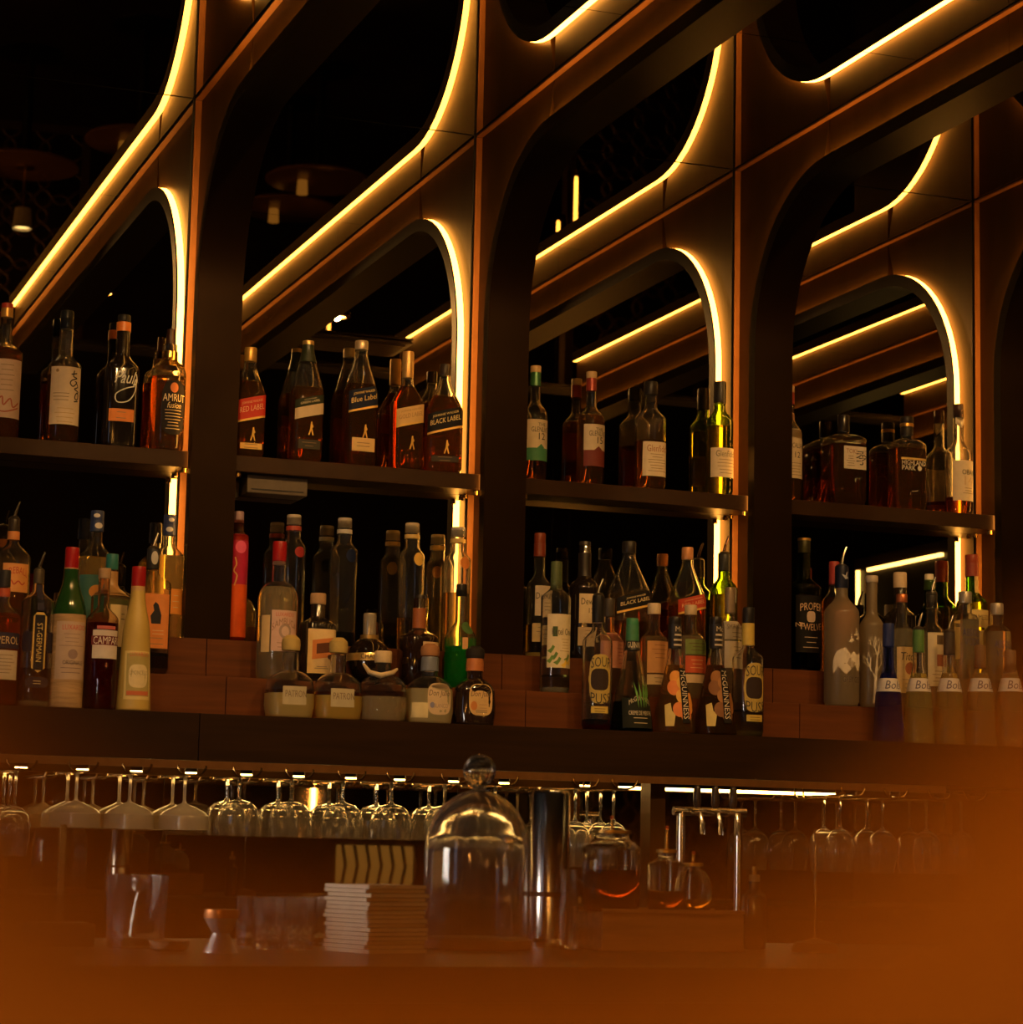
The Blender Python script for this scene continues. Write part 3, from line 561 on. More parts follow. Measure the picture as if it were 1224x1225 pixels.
b.cap(710, 723, 19, (.42, .26, .13), rough=.7).cap(723, 735, 16, (.09, .06, .03), 'neck_band').patch(754, 807, -16, 20, (.72, .52, .24)).patch(766, 789, -11, 17, (.58, .20, .05), 'print', skew=.15, off=.0012).patch(771, 783, -6, 11, (.10, .03, .01), 'print', skew=.15, off=.0015).patch(784, 790, 8, 13, (.06, .03, .02), 'print', shape='oval', off=.0017).lines(799, 801, 2, -8, 10)
b = Bottle('raspberry_liqueur_bottle', 'round dark liqueur bottle with gold belt and clear stopper', 1, 441, 735, 54, 762, 790, 15, kind='sphere', glass_c=DARKG, opaque=mat((.016, .010, .007), .08, .2, .15, 15, 0, .8), gtop=762, group=G_1)
b.cap(734, 761, 16, (.5, .45, .35), 'stopper', rough=.15, metal=.6).sleeve(783, 792, (.60, .42, .16), 'gold_belt', metal=.7, extra=.0012).text('CHAMBORD', 787, 6, 2, INK, 40, off=.0034).cap(760, 765, 22, (.5, .34, .12), 'collar', metal=.8)
b = Bottle('coffee_liqueur_bottle', 'dark liqueur bottle with black cap and brown neck label', 1, 501, 712, 45, 752, 764, 16, glass_c=DARKG, opaque=mat((.018, .009, .006), .1, 0, .1, 20, 0, .7), gtop=716, group=G_1, n=2.6)
b.cap(712, 728, 13, (.02, .016, .014)).sleeve(728, 752, (.32, .10, .03), 'neck_label').patch(769, 807, -2, 20, (.62, .44, .24)).lines(776, 800, 6, 2, 16)
b = Bottle('melon_liqueur_bottle', 'clear bottle with black cap, green oval neck label and bright green liqueur', 1, 551, 700, 38, 742, 764, 14, liq=(774, (.05, .80, .10)), lhaze=.2, gtop=706, group=G_1)
b.cap(699, 714, 13, (.02, .018, .015)).patch(744, 760, -3, 14, (.06, .14, .04), 'oval_label', shape='oval', off=.002).lines(750, 754, 2, 0, 10, (.4, .35, .2)).patch(764, 778, -4, 3, (.62, .34, .14), 'print')
b = Bottle('vodka_bottle', 'clear vodka bottle with green cap and botanical cream label', 1, 665, 672, 36, 702, 716, 14, liq=(808, (.93, .93, .72)), lhaze=.2, gtop=676, group=G_1)
b.cap(672, 706, 14, (.10, .13, .05)).patch(736, 800, -17, 18, (.64, .54, .34)).patch(751, 763, -10, -4, (.05, .09, .03), 'print', off=.0012).text('Ketel One', 757, 8, 3, INK, 28, off=.0019).lines(766, 780, 5, -2, 15, (.4, .3, .15))
for uu, yy, c in ((-12, 778, (.12, .24, .05)), (-8, 786, (.1, .2, .05)), (-13, 790, (.14, .28, .06)), (-4, 792, (.12, .22, .05)), (13, 792, (.72, .5, .06)), (5, 795, (.7, .46, .05)), (9, 788, (.16, .24, .05))):
    b.patch(yy - 5, yy + 5, uu - 5, uu + 5, c, 'print', shape=[(-1, -.4), (0, .2), (.4, 1), (1, .6), (.6, -.2), (0, -1)], off=.0012)
b = Bottle('flavoured_vodka_bottle', 'clear bottle with pinkish label behind the red sour liqueur', 1, 728, 722, 36, 752, 768, 14, liq=(770, (.95, .8, .6)), gtop=726, group=G_1)
b.cap(716, 738, 14, (.05, .04, .03)).patch(758, 800, -17, 18, (.55, .24, .16)).lines(764, 794, 8, 4, 15, (.25, .06, .05))
b = Bottle('bourbon_bottle', 'clear bottle with pale cap and orange-pink label on middle tier', 1, 782, 722, 34, 752, 768, 15, liq=(762, (.96, .74, .4)), lhaze=.16, gtop=726, group=G_1)
b.cap(722, 735, 16, (.58, .46, .3)).patch(768, 806, -15, 17, (.66, .34, .14)).lines(773, 788, 4, -11, 14, (.36, .14, .06)).patch(808, 820, -15, 17, (.66, .48, .28)).lines(812, 817, 2, -8, 10)
b = Bottle('gin_bottle', 'clear bottle with pale cap and red label between the two black-striped cones', 1, 826, 724, 37, 752, 770, 15, liq=(760, (.96, .84, .55)), lhaze=.16, gtop=728, group=G_1)
b.cap(724, 736, 15, (.55, .42, .25)).patch(766, 784, -14, 17, (.16, .22, .06)).lines(771, 779, 3, -10, 12, (.1, .06, .03)).patch(786, 806, -14, 17, (.55, .10, .04)).lines(791, 800, 3, -8, 10, (.7, .4, .2)).patch(808, 818, -14, 17, (.66, .48, .3))
b = Bottle('vodka_bottle', 'clear vodka bottle with grey-brown cap and silver printed label', 1, 873, 703, 30, 738, 752, 13, liq=(745, (.95, .92, .8)), lhaze=.16, gtop=707, group=G_1)
b.cap(703, 735, 13, (.28, .21, .14), metal=.4).patch(744, 766, -13, 15, (.42, .36, .27)).text('SMIRNOFF', 751, 6, 3, (.15, .1, .07), 26).lines(758, 763, 2, -6, 11, (.15, .1, .07)).patch(768, 800, -13, 15, (.60, .50, .36)).lines(775, 788, 4, -4, 11, (.2, .14, .1))
b = Bottle('vodka_bottle', 'frosted vodka bottle with navy cap, pourer and mountain print', 1, 1007, 676, 42, 712, 734, 14.5, glass_c=(.80, .72, .58), rough=.32, gtop=680, group=G_1, curve='s')
b.cap(677, 704, 16.5, (.010, .014, .035)).pourer(654, 679).patch(684, 696, -4, 5, (.5, .5, .52), 'print', shape=[(-1, .4), (0, 0), (.6, 1), (.5, 0), (1, -.4), (0, -.6)], off=.0034)
for q in ((776, 808, -21, 3, (.58, .50, .40), [(-1, .1), (-.6, .7), (-.1, .9), (.3, 1), (1, .3), (.9, -.6), (.3, -1), (-.5, -.4), (-1, -1)]), (780, 804, 0, 20, (.66, .58, .46), [(-1, .5), (-.5, 1), (.2, .6), (.8, .9), (1, -.3), (.4, -1), (-.3, -.4)]), (788, 803, -8, 8, (.30, .24, .17), [(-1, 0), (0, 1), (1, .2), (.2, -1)])):
    b.patch(q[0], q[1], q[2], q[3], q[4], 'print', shape=q[5], off=.0012)
for yy, uu in ((758, 10), (766, 2), (762, 14)):
    b.patch(yy - 7, yy + 6, uu - 6, uu + 4, (.62, .54, .42), 'print', shape=[(-1, -.6), (0, -.2), (.1, 1), (.5, 0), (1, -.3), (.2, -.7)], off=.0012)
b.last = None; b.text('GREY GOOSE', 814, 7, 8, (.16, .12, .09), 34)
b = Bottle('vodka_bottle', 'frosted vodka bottle with a pale bare tree print', 1, 1043, 690, 29, 732, 750, 13, glass_c=(.70, .62, .48), rough=.30, gtop=694, group=G_1)
b.cap(689, 697, 15, (.45, .37, .27))
def branch(m, b, u, y, ang, L, wd, dep):
    u2, y2 = u + L * math.sin(ang), y - L * math.cos(ang); n = len(m.v); k = b.k
    px, py = math.cos(ang) * wd / 2, math.sin(ang) * wd / 2
    m.v += [b.surf((u - px) * k, b.z(y - py), .0012), b.surf((u + px) * k, b.z(y + py), .0012), b.surf((u2 + px * .7) * k, b.z(y2 + py * .7), .0012), b.surf((u2 - px * .7) * k, b.z(y2 - py * .7), .0012)]
    m.f.append((n, n + 1, n + 2, n + 3))
    if dep:
        for d in (-.55, .1, .6) if dep > 2 else (-.45, .45): branch(m, b, u2, y2, ang * .8 + d + random.uniform(-.12, .12), L * (.62 + random.uniform(-.08, .08)), wd * .68, dep - 1)
m = MB(); branch(m, b, -4, 842, .05, 44, 4.2, 0); branch(m, b, -2, 800, .1, 15, 2.6, 4); branch(m, b, -3, 812, -.5, 14, 2.0, 3); branch(m, b, -2.5, 806, .6, 13, 2.0, 3)
m.build('tree_print', mat((.75, .66, .50), .5, 0, .05, 60), b.t, smooth=False)
b = Bottle('vodka_bottle', 'clear vodka bottle with copper cap and tan label', 1, 1079, 711, 30, 744, 758, 13, liq=(752, (.97, .9, .66)), lhaze=.16, gtop=714, group=G_1)
b.cap(711, 721, 13.5, (.50, .16, .06), metal=.6).patch(775, 830, -14, 15, (.62, .44, .2)).text("Tito's", 786, 10, 3, INK, 24, shear=.2).patch(793, 808, -4, 9, (.32, .1, .04), 'print', shape='oval', off=.0012).lines(814, 824, 3, -8, 11)
b = Bottle('tequila_bottle', 'clear bottle with pourer and tall cream label beside the blue-lettered vodkas', 1, 1115, 716, 30, 745, 757, 14, liq=(760, (.97, .92, .7)), lhaze=.16, gtop=720, group=G_1)
b.cap(708, 728, 13, (.03, .025, .02)).pourer(690, 712).patch(758, 822, -13, 15, (.64, .54, .36)).patch(761, 772, -2, 8, (.10, .07, .04), 'print', off=.0012).patch(784, 798, -2, 8, (.3, .1, .05), 'print', off=.0012).lines(804, 816, 4, -8, 11)
for cx, tp, lb in ((1155, 708, 'clear vodka bottle with grey cap and blue printed letters, with the larger print'), (1193, 722, 'clear vodka bottle with short grey cap and blue letters, last on the middle tier')):
    b = Bottle('vodka_bottle', lb, 1, cx, tp, 33, tp + 26, tp + 36, 16, liq=(tp + 34, (.98, .93, .72)), lhaze=.16, gtop=tp + 3, group=G_1, curve='r')
    b.cap(tp, tp + 14, 16, (.42, .37, .3), metal=.5, rough=.4); b.last = None
    b.text('ABSOLUT', tp + 50, 9, 3, (.03, .04, .12), 31).text('VODKA', tp + 61, 9, 3, (.03, .04, .12), 26)
# ---- bottom tier
b = Bottle('aperitif_bottle', 'orange aperitif bottle with navy band and dark cap at stand end', 0, 3, 690, 42, 720, 740, 14, liq=(735, (.92, .38, .10)), gtop=694, group=G_0)
b.cap(682, 702, 14, (.03, .03, .03)).sleeve(704, 714, (.45, .08, .03), 'neck_band').patch(758, 777, -23, 24, (.02, .025, .05)).text('APEROL', 767, 9, 2, (.66, .45, .2), 36).patch(779, 814, -20, 20, CREAM).lines(785, 806, 6, -12, 14)
b = Bottle('elderflower_liqueur_bottle', 'ribbed clear liqueur bottle with pourer and dark gold-edged vertical label', 0, 44, 683, 38, 706, 722, 13, liq=(800, (.95, .80, .42)), lhaze=.2, gtop=687, group=G_0, n=2.6, bump=0.0)
b.cap(681, 698, 13, (.10, .08, .05), metal=.4).pourer(660, 684).patch(700, 732, -3, 5, (.03, .025, .04), 'neck_label').patch(734, 806, -7, 9, (.60, .38, .08), 'label_edge', shape=[(-1, .85), (-.5, 1), (.5, 1), (1, .85), (1, -.85), (.3, -.95), (0, -1), (-.3, -.95), (-1, -.85)]).patch(737, 803, -5, 7, (.02, .018, .02), off=.0013).text('ST-GERMAIN', 770, 6.5, 1, (.66, .45, .12), 46, rot90=True, off=.002)
b.patch(757, 782, -18, -8, (.025, .02, .03), 'side_label', shape='oval2', off=.001).patch(757, 782, 10, 20, (.025, .02, .03), 'side_label', shape='oval2', off=.001).patch(811, 824, -13, 14, (.05, .03, .03), 'foot_label', shape='oval2').lines(816, 819, 2, -8, 9, (.6, .42, .15))
b = Bottle('maraschino_bottle', 'straw-wrapped maraschino bottle with green neck and red cap', 0, 84, 655, 40, 688, 738, 17, opaque=mat((.42, .26, .11), .7, 0, .3, 14, .35, 0, None, (1, 1, 9)), gtop=660, group=G_0, kind='round', foot=1.0)
b.cap(655, 681, 17, (.33, .012, .012), rough=.3).sleeve(681, 736, (.015, .055, .012), 'green_neck', rough=.1).patch(745, 814, -19, 20, (.50, .36, .25)).text('LUXARDO', 752, 6, 4, (.5, .06, .03), 30).lines(760, 774, 4, -14, 17, (.3, .2, .15)).patch(778, 790, -3, 9, (.3, .2, .16), 'print', shape='oval', off=.0012).lines(795, 806, 3, -12, 16, (.2, .13, .1)).text('ORIGINALE', 794, 5, 4, INK, 26)
b = Bottle('bitter_bottle', 'dark red aperitif bottle with white lettered label', 0, 123, 680, 38, 724, 742, 14, lhaze=.15, liq=(746, (.32, .02, .012)), glass_c=(.9, .75, .6), gtop=684, group=G_0)
b.cap(680, 692, 15, (.40, .25, .12), rough=.5).patch(755, 789, -15, 20, (.58, .50, .42)).patch(762, 773, -17, 22, (.14, .025, .02), 'label_band', off=.0011).text('CAMPARI', 767.5, 9, 3, (.68, .6, .48), 34, off=.002)
b.patch(750, 754, -10, 14, (.5, .12, .1), 'print', off=.001)
b = Bottle('limoncello_bottle', 'frosted yellow limoncello bottle with red cap and ornate label', 0, 164, 678, 33, 708, 762, 17, opaque=mat((.52, .36, .08), .45, 0, .08, 8), gtop=682, group=G_0, bw=41, foot=1.0)
b.cap(678, 703, 17, (.33, .012, .012), rough=.3).cap(702, 708, 17, (.5, .3, .16), 'cap_ring').patch(780, 838, -17, 19, (.68, .54, .20)).patch(783, 834, -14, 16, (.40, .32, .10), 'print', off=.0011).text('LUXARDO', 784, 5, 2, (.55, .08, .03), 24, off=.0019).patch(796, 824, -11, 13, (.66, .54, .28), 'print', shape='oval2', off=.0015).text('LIMONCELLO', 806, 5, 2, (.3, .24, .12), 24, off=.002).patch(828, 833, -13, 15, (.55, .14, .05), 'print', off=.0016)
def bell_bottle(lbl, cx, top, corkb, corkcol, w, base, liq, text, labc, nm='tequila_bottle', gc=CLEAR, opq=None, **kw):
    b = Bottle(nm, lbl, 0, cx, corkb - 2, w, corkb + 24, corkb + 40, 20, kind='bell', liq=liq, glass_c=gc, lhaze=.42, n=3.2, gtop=corkb + 2, group=G_0, opaque=opq, dr=.8)
    b.cap(top, corkb, 22, corkcol, 'cork', rough=.75, dome=1.0, taper=1.05); return b
for cx, tp, lb, lq in ((346, 760, 'bell-shaped clear tequila bottle with round cork, the one tinted paler yellow', (.98, .82, .34)), (403, 763, 'bell-shaped clear tequila bottle with round cork, the one tinted deeper yellow', (.95, .70, .16))):  # yellow tint stands in for light glowing through the clear spirit
    b = bell_bottle(lb, cx, tp, tp + 18, (.46, .33, .10), 58, 858, (tp + 66, lq), 'PATRON', CREAM)
    b.patch(tp + 62, tp + 84, -14, 15, (.42, .36, .22)).text('PATRON', tp + 71, 8, 2, (.18, .13, .07), 26)
b = Bottle('tequila_bottle', 'round cut-glass tequila bottle with pale cork and a moulded horn', 0, 457, 782, 58, 806, 822, 19, kind='bell', liq=(828, (.98, .86, .52)), lhaze=.26, n=2.4, gtop=790, group=G_0, bump=.35)
b.cap(779, 793, 21, (.60, .46, .26), 'cork', rough=.7)
mm = MB().tube([(-.055, -.02, b.z(796)), (-.045, -.036, b.z(806)), (-.02, -.046, b.z(810)), (.01, -.044, b.z(806)), (.024, -.036, b.z(801))], [.003, .006, .007, .006, .003], 10); mm.build('horn', mat((.62, .48, .28), .3), b.t)
b = bell_bottle('squat clear tequila bottle with wooden cork, grey neck seal and pale oval label', 513, 770, 785, (.36, .17, .07), 56, 864, (824, (.98, .88, .50)), '', CREAM)
b.sleeve(786, 803, (.16, .18, .22), 'neck_seal', extra=.001).patch(818, 856, -9, 21, (.62, .47, .28), 'oval_label', shape='oval2').text('Don Julio', 831, 9, 6, (.12, .08, .05), 27, shear=.25).text('BLANCO', 845, 5, 8, (.35, .25, .2), 18).patch(841, 848, -6, 0, (.25, .25, .4), 'print', shape='oval', off=.0013)
b.patch(842, 860, -26, -8, (.68, .58, .30), 'base_band')
b = bell_bottle('squat dark brown tequila bottle with black cap and cream oval label', 567, 773, 788, (.02, .016, .013), 50, 867, None, '', CREAM, opq=mat((.022, .012, .008), .1, 0, .1, 10, 0, .8))
b.sleeve(788, 803, (.50, .17, .05), 'neck_seal', extra=.001).patch(819, 857, -13, 17, (.66, .44, .18), 'oval_label', shape='oval2').text('Don Julio', 832, 9, 2, (.14, .08, .04), 26, shear=.25).lines(844, 848, 2, -1, 10, (.5, .3, .12)).patch(840, 851, -11, -3, (.6, .22, .05), 'print', shape='oval', off=.0013).lines(851, 853, 2, -5, 10)
def sour(lbl, cx, top, w, capb, base, liqy, liqc, lines_y, hatch=None, pour=None, bodytint=None):
    b = Bottle('sour_liqueur_bottle', lbl, 0, cx, top, w, top + 38 if not hatch else top + 46, top + 56 if not hatch else top + 62, 14, liq=(liqy, liqc), gtop=top + 4, group=G_0, rot=-12 if pour else 0)
    b.cap(top, capb, 15, (.015, .014, .014))
    if pour: b.pourer(*pour)
    if hatch: b.sleeve(hatch[0], hatch[1], (.55, .40, .08), 'neck_wrap', extra=.0006)
    y = lines_y; b.last = None
    b.patch(y + 12, y + 44, -14, 15, (.55, .40, .08), 'label_frame', shape='oval').patch(y + 15, y + 41, -11, 12, (.04, .025, .02), 'label', shape='oval2', off=.0012)
    b.patch(y - 2, y + 57, -13, 15, (.46, .34, .09), 'label', shape='oval2', off=.0007)  # yellow patch stands in for the bright bottle interior behind the letters
    b.text('SOUR', y + 7, 12, 2, (.05, .04, .015), 26, arc=.15).text('PUSS', y + 51, 12, 2, (.05, .04, .015), 26, arc=-.15)
    b.patch(y + 60, y + 68, -10, 12, (.58, .42, .08), 'label_strip').lines(y + 63, y + 66, 2, -7, 9, (.15, .1, .02)); b.last = b.last
    return b
sour('clear sour liqueur bottle with black cap, pourer and a little red liqueur', 715, 713, 36, 745, 871, 861, (.55, .02, .03), 786, pour=(692, 714))
sour('clear sour liqueur bottle with yellow hatched neck and a little green liqueur', 895, 727, 38, 746, 880, 850, (.85, .85, .35), 796, hatch=(746, 772))
def conical(lbl, cx, top, nb, w, base, liq, gc, seal, parts):
    b = Bottle('schnapps_bottle', lbl, 0, cx, top, w, nb, base - 30, 15, kind='cone', liq=liq, glass_c=gc, gtop=top + 3, group=G_0, foot=1.0, seg=32)
    b.cap(top, top + 9, 15, (.02, .017, .015) if not seal else (.05, .22, .10)); return b
b = conical('conical mint liqueur bottle with green seal and leaf-printed black label', 756, 740, 770, 53, 874, (840, (.02, .06, .03)), (.85, .92, .80), 1, None)
b.sleeve(748, 767, (.05, .20, .09), 'neck_seal', extra=.0006).sleeve(767, 778, (.015, .014, .012), 'neck_label', extra=.0008).text('GUINNESS', 772, 7, 2, (.6, .5, .35), 24, off=.003).patch(836, 872, -21, 22, (.014, .016, .010)).text('CREME DE MENTHE', 854, 5, 3, (.60, .52, .36), 32, off=.0016).text('McGUINNESS', 836, 6, 3, (.55, .46, .28), 30, arc=.4, off=.0016).lines(860, 866, 2, -10, 14, (.5, .42, .28))
for uu, an in ((-2, -.9), (2, -.4), (6, .1), (9, .6), (12, 1.0)):
    b.patch(816, 848, uu - 5, uu + 7, (.10, .26, .05), 'leaf_print', shape=[(-.15 - .3 * an, -1), (.25 * an - .2, .2), (an * .8, 1), (.3 * an + .35, .1)], off=.002)
for cx, lb, fruit in ((807, 'conical peach schnapps bottle with vertical black label and fruit print', ((.72, .30, .05), (.70, .22, .06), (.74, .40, .08))), (856, 'conical brown schnapps bottle with vertical black label and dark fruit print', ((.30, .12, .03), (.22, .09, .03), (.36, .16, .05)))):
    b = conical(lb, cx, 738, 780, 52, 876, (796, (.95, .72, .28) if cx < 830 else (.62, .36, .12)), (.96, .93, .85), 0, None)
    b.sleeve(747, 776, (.018, .016, .018), 'neck_label', extra=.0006).text('Mc', 753, 6, 2, (.6, .52, .4), 12, off=.003).stroke([(-4, 760), (6, 760)], 2.2, (.5, .43, .33), off=.003).stroke([(-5, 766), (7, 766)], 2.2, (.5, .43, .33), off=.003).stroke([(-5, 772), (7, 772)], 2.2, (.5, .43, .33), off=.003)
    for q, (yy, uu) in enumerate(((812, -4), (824, -8), (834, 2), (846, 12), (850, -3), (818, 4), (838, 15), (856, 6))):
        b.patch(yy - 9, yy + 9, uu - 8, uu + 8, fruit[q % 3], 'fruit_print', shape='oval', off=.0008 + .0002 * q)
    b.patch(800, 866, 0, 11, (.016, .014, .014), 'label', off=.0028).text('McGUINNESS', 832, 8, 5.5, (.66, .58, .46), 58, rot90=True, off=.0036)
    b.patch(842, 870, -21, -8, (.62, .48, .16), 'side_print', shape=[(-1, -1), (-1, .8), (.2, 1), (.4, .3), (1, 0), (.6, -1)], off=.001)
BOLS = [(1063, 746, (.02, .03, .12), (.05, .08, .55), 'conical blue liqueur bottle with dark cap and white band', (.25, .30, .75), 0), (1099, 753, (.08, .18, .05), (.95, .90, .4), 'conical pale liqueur bottle with green cap and pourer', CLEAR, 1),
        (1136, 756, (.04, .035, .03), (.96, .84, .34), 'conical pale yellow liqueur bottle with dark cap and pourer, beside the green-capped one', CLEAR, 1), (1173, 772, (.16, .09, .04), (.95, .80, .4), 'conical pale liqueur bottle with brown cap, no pourer', CLEAR, 0), (1209, 778, (.18, .11, .06), (.95, .82, .45), 'conical pale liqueur bottle with tan-brown cap, last on the bottom tier', CLEAR, 0)]
for cx, tp, cc, lq, lb, gc, po in BOLS:
    b = Bottle('fruit_liqueur_bottle', lb, 0, cx, tp, 31, 796, 832, 14, liq=(806, lq), glass_c=gc, gtop=tp + 4, group=G_0, bw=38, foot=1.0, curve='l', lhaze=.16, rot=-14)
    b.cap(tp, tp + 28, 14, cc)
    if po: b.pourer(tp - 20, tp + 1)
    b.sleeve(812, 828, (.52, .48, .46), 'label_band', rough=.5).text('Bols', 820, 10, 3, (.04, .04, .10), 22, shear=.3, off=.0018)

# ------------------------------------------------------------------ small grey box under the slanted-label shelf
P0 = on_y(-.03, 290, 593); P1 = on_y(-.03, 362, 593)
t = thing('driver_box', 'small grey power box fixed under the shelf of slanted-label whiskies', 'box', (0, 0, 0))
MB().box(P0.x, -.075, 2.112, P1.x, -.001, 2.157).build('housing', mat((.10, .072, .042), .6), t, smooth=False, bevel=.003)
MB().box(P0.x + .01, -.077, 2.120, P1.x - .01, -.0745, 2.123).build('seam', BLACK, t, smooth=False)
# ------------------------------------------------------------------ hanging stemware
GL = glass((.99, .97, .93), 0.04, 1.45, haze=.03)  # haze lifts the glass in place of light glowing through it
def stem_glass(kind):
    """an upside-down stemmed glass: z = 0 is its foot (up on the rack), the bowl hangs below"""
    m = MB()
    if kind == 'coupe':
        o_ = [(.030, 0), (.030, -.002), (.006, -.005), (.0038, -.02), (.0036, -.062), (.006, -.068), (.03, -.078), (.050, -.088), (.0565, -.096), (.0575, -.128)]
        i_ = [(.0562, -.128), (.0552, -.097), (.049, -.0895), (.03, -.080), (.004, -.0725)]
    elif kind == 'cut':
        o_ = [(.031, 0), (.031, -.002), (.006, -.005), (.0042, -.02), (.004, -.05), (.007, -.056), (.03, -.062), (.043, -.075), (.050, -.092), (.0525, -.112), (.050, -.138)]
        i_ = [(.0486, -.138), (.0508, -.112), (.0485, -.093), (.042, -.077), (.03, -.065), (.004, -.060)]
    else:
        o_ = [(.032, 0), (.032, -.0015), (.006, -.005), (.0036, -.02), (.0034, -.075), (.006, -.083), (.022, -.092), (.033, -.105), (.038, -.125), (.036, -.16), (.030, -.195)]
        i_ = [(.0288, -.195), (.0348, -.16), (.0368, -.125), (.0318, -.106), (.021, -.094), (.003, -.088)]
    seg = 40 if kind != 'wine' else 28
    ribs = {'coupe': .018, 'cut': .0, 'wine': 0}[kind]
    R = []
    for q, (r, z) in enumerate(o_ + i_):
        rr = []
        for j in range(seg):
            a = 2 * math.pi * j / seg; g = 1
            if q < len(o_) and z < -.085 and ribs: g = 1 - (ribs if j % 2 else 0)
            if kind == 'cut' and q < len(o_) and z < -.06: g = 1 - .022 * ((j + q * 2) % 4 in (0, 1))
            rr.append((r * g * math.cos(a), r * g * math.sin(a), z))
        R.append(rr)
    m.rings(R, close=True, flip=True)
    return m
gmesh = {}
for kd, nm in (('coupe', 'coupe'), ('cut', 'balloon'), ('wine', 'wine')):
    gm = GL if kd != 'coupe' else glass((.93, .86, .74), 0.15, 1.45, haze=.35)
    gmesh[kd] = stem_glass(kd).mesh('stemware', gm, True, {'coupe': 25, 'cut': 4, 'wine': 60}[kd])
RAILZ = 1.412
GD = {'coupe': ('ribbed_coupe', 'ribbed frosted coupe hanging upside down from the rack', 'coupe glass'), 'cut': ('cut_balloon_glass', 'cut-crystal balloon glass hanging upside down from the rack', 'stem glass'), 'wine': ('wine_glass', 'plain wine glass hanging upside down from the rack', 'wine glass')}
ROWN = {0: 'in the row next to the fascia', 1: 'in the middle row', 2: 'in the row next to the mirror'}
slots = [(18, 'wine'), (91, 'coupe'), (155, 'coupe'), (220, 'coupe'), (286, 'cut'), (348, 'cut'), (410, 'cut'), (468, 'cut'), (532, 'cut'), (592, 'cut'), (688, 'wine'), (734, 'wine'), (1005, 'wine'), (1056, 'wine'), (1108, 'wine'), (1150, 'wine')]
xs = []
for px, kd in slots:
    X = on_y(-.285, px, 960).x; xs.append((X, kd))
    for row in range(3):
        if kd == 'wine' and row == 2 and px > 900: continue
        nm, lb, ct = GD[kd]
        o = bpy.data.objects.new(nm, gmesh[kd]); col.objects.link(o)
        o.location = (X + random.uniform(-.001, .001), (-.285, -.2, -.115)[row] if kd == 'wine' else (-.285, -.166, -.0)[row] if row < 2 else -.0, RAILZ + .0040)
        if kd != 'wine' and row == 2: bpy.data.objects.remove(o); continue
        o.rotation_euler = (0, 0, random.uniform(0, 3))
        tag(o, lb + ' ' + ROWN[row], ct, 'hanging ' + ct + 'es ' + ROWN[row])
# wire rack: one pair of rails per slot, hung from the stand
rk = thing('glass_rack', 'brass wire glass rack under the stepped bottle stand', 'rack', (0, 0, 0))
for X, kd in xs:
    for sgn in (-1, 1):
        x = X + sgn * .0125
        MB().tube([(x + sgn * .020, -.353, ZF - .012), (x + sgn * .020, -.354, RAILZ + .016), (x + sgn * .012, -.353, RAILZ + .004), (x, -.345, RAILZ), (x, -.30, RAILZ - .0015), (x, -.075, RAILZ - .0015), (x, -.06, RAILZ + .006), (x, -.057, ZF - .001)], .0026, 6).build('rail', BRASS, rk)
xs.sort(key=lambda q: q[0])
for (xa_, _), (xb_, _) in zip(xs, xs[1:]):
    if xb_ - xa_ < .4: MB().box(xa_ + .014, -.3495, 1.409, xb_ - .014, -.343, 1.4265).build('front_plate', BRONZE, rk, smooth=False, bevel=.001)
MB().box(xs[0][0] - .3, -.3495, 1.409, xs[0][0] - .014, -.343, 1.4265).build('front_plate', BRONZE, rk, smooth=False, bevel=.001)
MB().box(-1.3, -.3495, 1.4268, 1.95, -.343, ZF - .0006).build('hanger_bar', mat((.20, .09, .025), .4, .6), rk, smooth=False)
# ------------------------------------------------------------------ beer taps on the back counter
YT = -.46
A = on_y(YT, 806, 970); B_ = on_y(YT, 892, 970)
t = thing('tap_tower', 'steel beer tap tower with three handles on the back counter', 'beer tap', ((A.x + B_.x) / 2, YT, .948))
hb = A.z - .948; hw = (B_.x - A.x) / 2
MB().tube([(-hw, 0, hb), (hw, 0, hb)], .011, 14).build('bridge_pipe', STEEL, t)
for q in (-.8, .8): MB().lathe([(.022, 0), (.022, .006), (.011, .012), (.011, hb)], 14, (q * hw, 0, 0)).build('column', STEEL, t)
for q in (-.5, 0, .5):
    f = MB().tube([(q * hw, -.006, hb - .004), (q * hw, -.05, hb - .008), (q * hw, -.062, hb - .03), (q * hw, -.062, hb - .055)], .006, 10).build('faucet', STEEL, t)
    MB().lathe([(.006, 0), (.010, .01), (.009, .045), (.006, .052)], 10, (q * hw, -.03, hb + .008)).build('handle', mat((.03, .02, .015), .3), f)
# ------------------------------------------------------------------ front bar
ZB = 1.095
t = thing('bar_counter', 'dark wooden front bar counter carrying the glass cloche', 'counter', (0, 0, 0))
MB().box(-3.4, -2.55, ZB - .05, 4.2, -1.62, ZB).build('bar_top', mat((.035, .019, .010), .35, 0, .25, 5, 0, 0, None, (.4, 6, 6)), t, smooth=False, bevel=.004)
MB().box(-3.3, -2.38, .12, 4.1, -1.72, ZB - .05).build('bar_front', BRONZE_DARK, t, smooth=False)
MB().box(-3.3, -2.30, 0, 4.1, -1.80, .12).build('kick_plate', BLACK, t, smooth=False)
YI = -1.98
def bx(px, Y=YI, y=1080): return on_y(Y, px, y)
def bz(px, py, Y=YI): return on_y(Y, px, py).z
def sc_(px, Y=YI): return depth(bx(px, Y)) / FPX
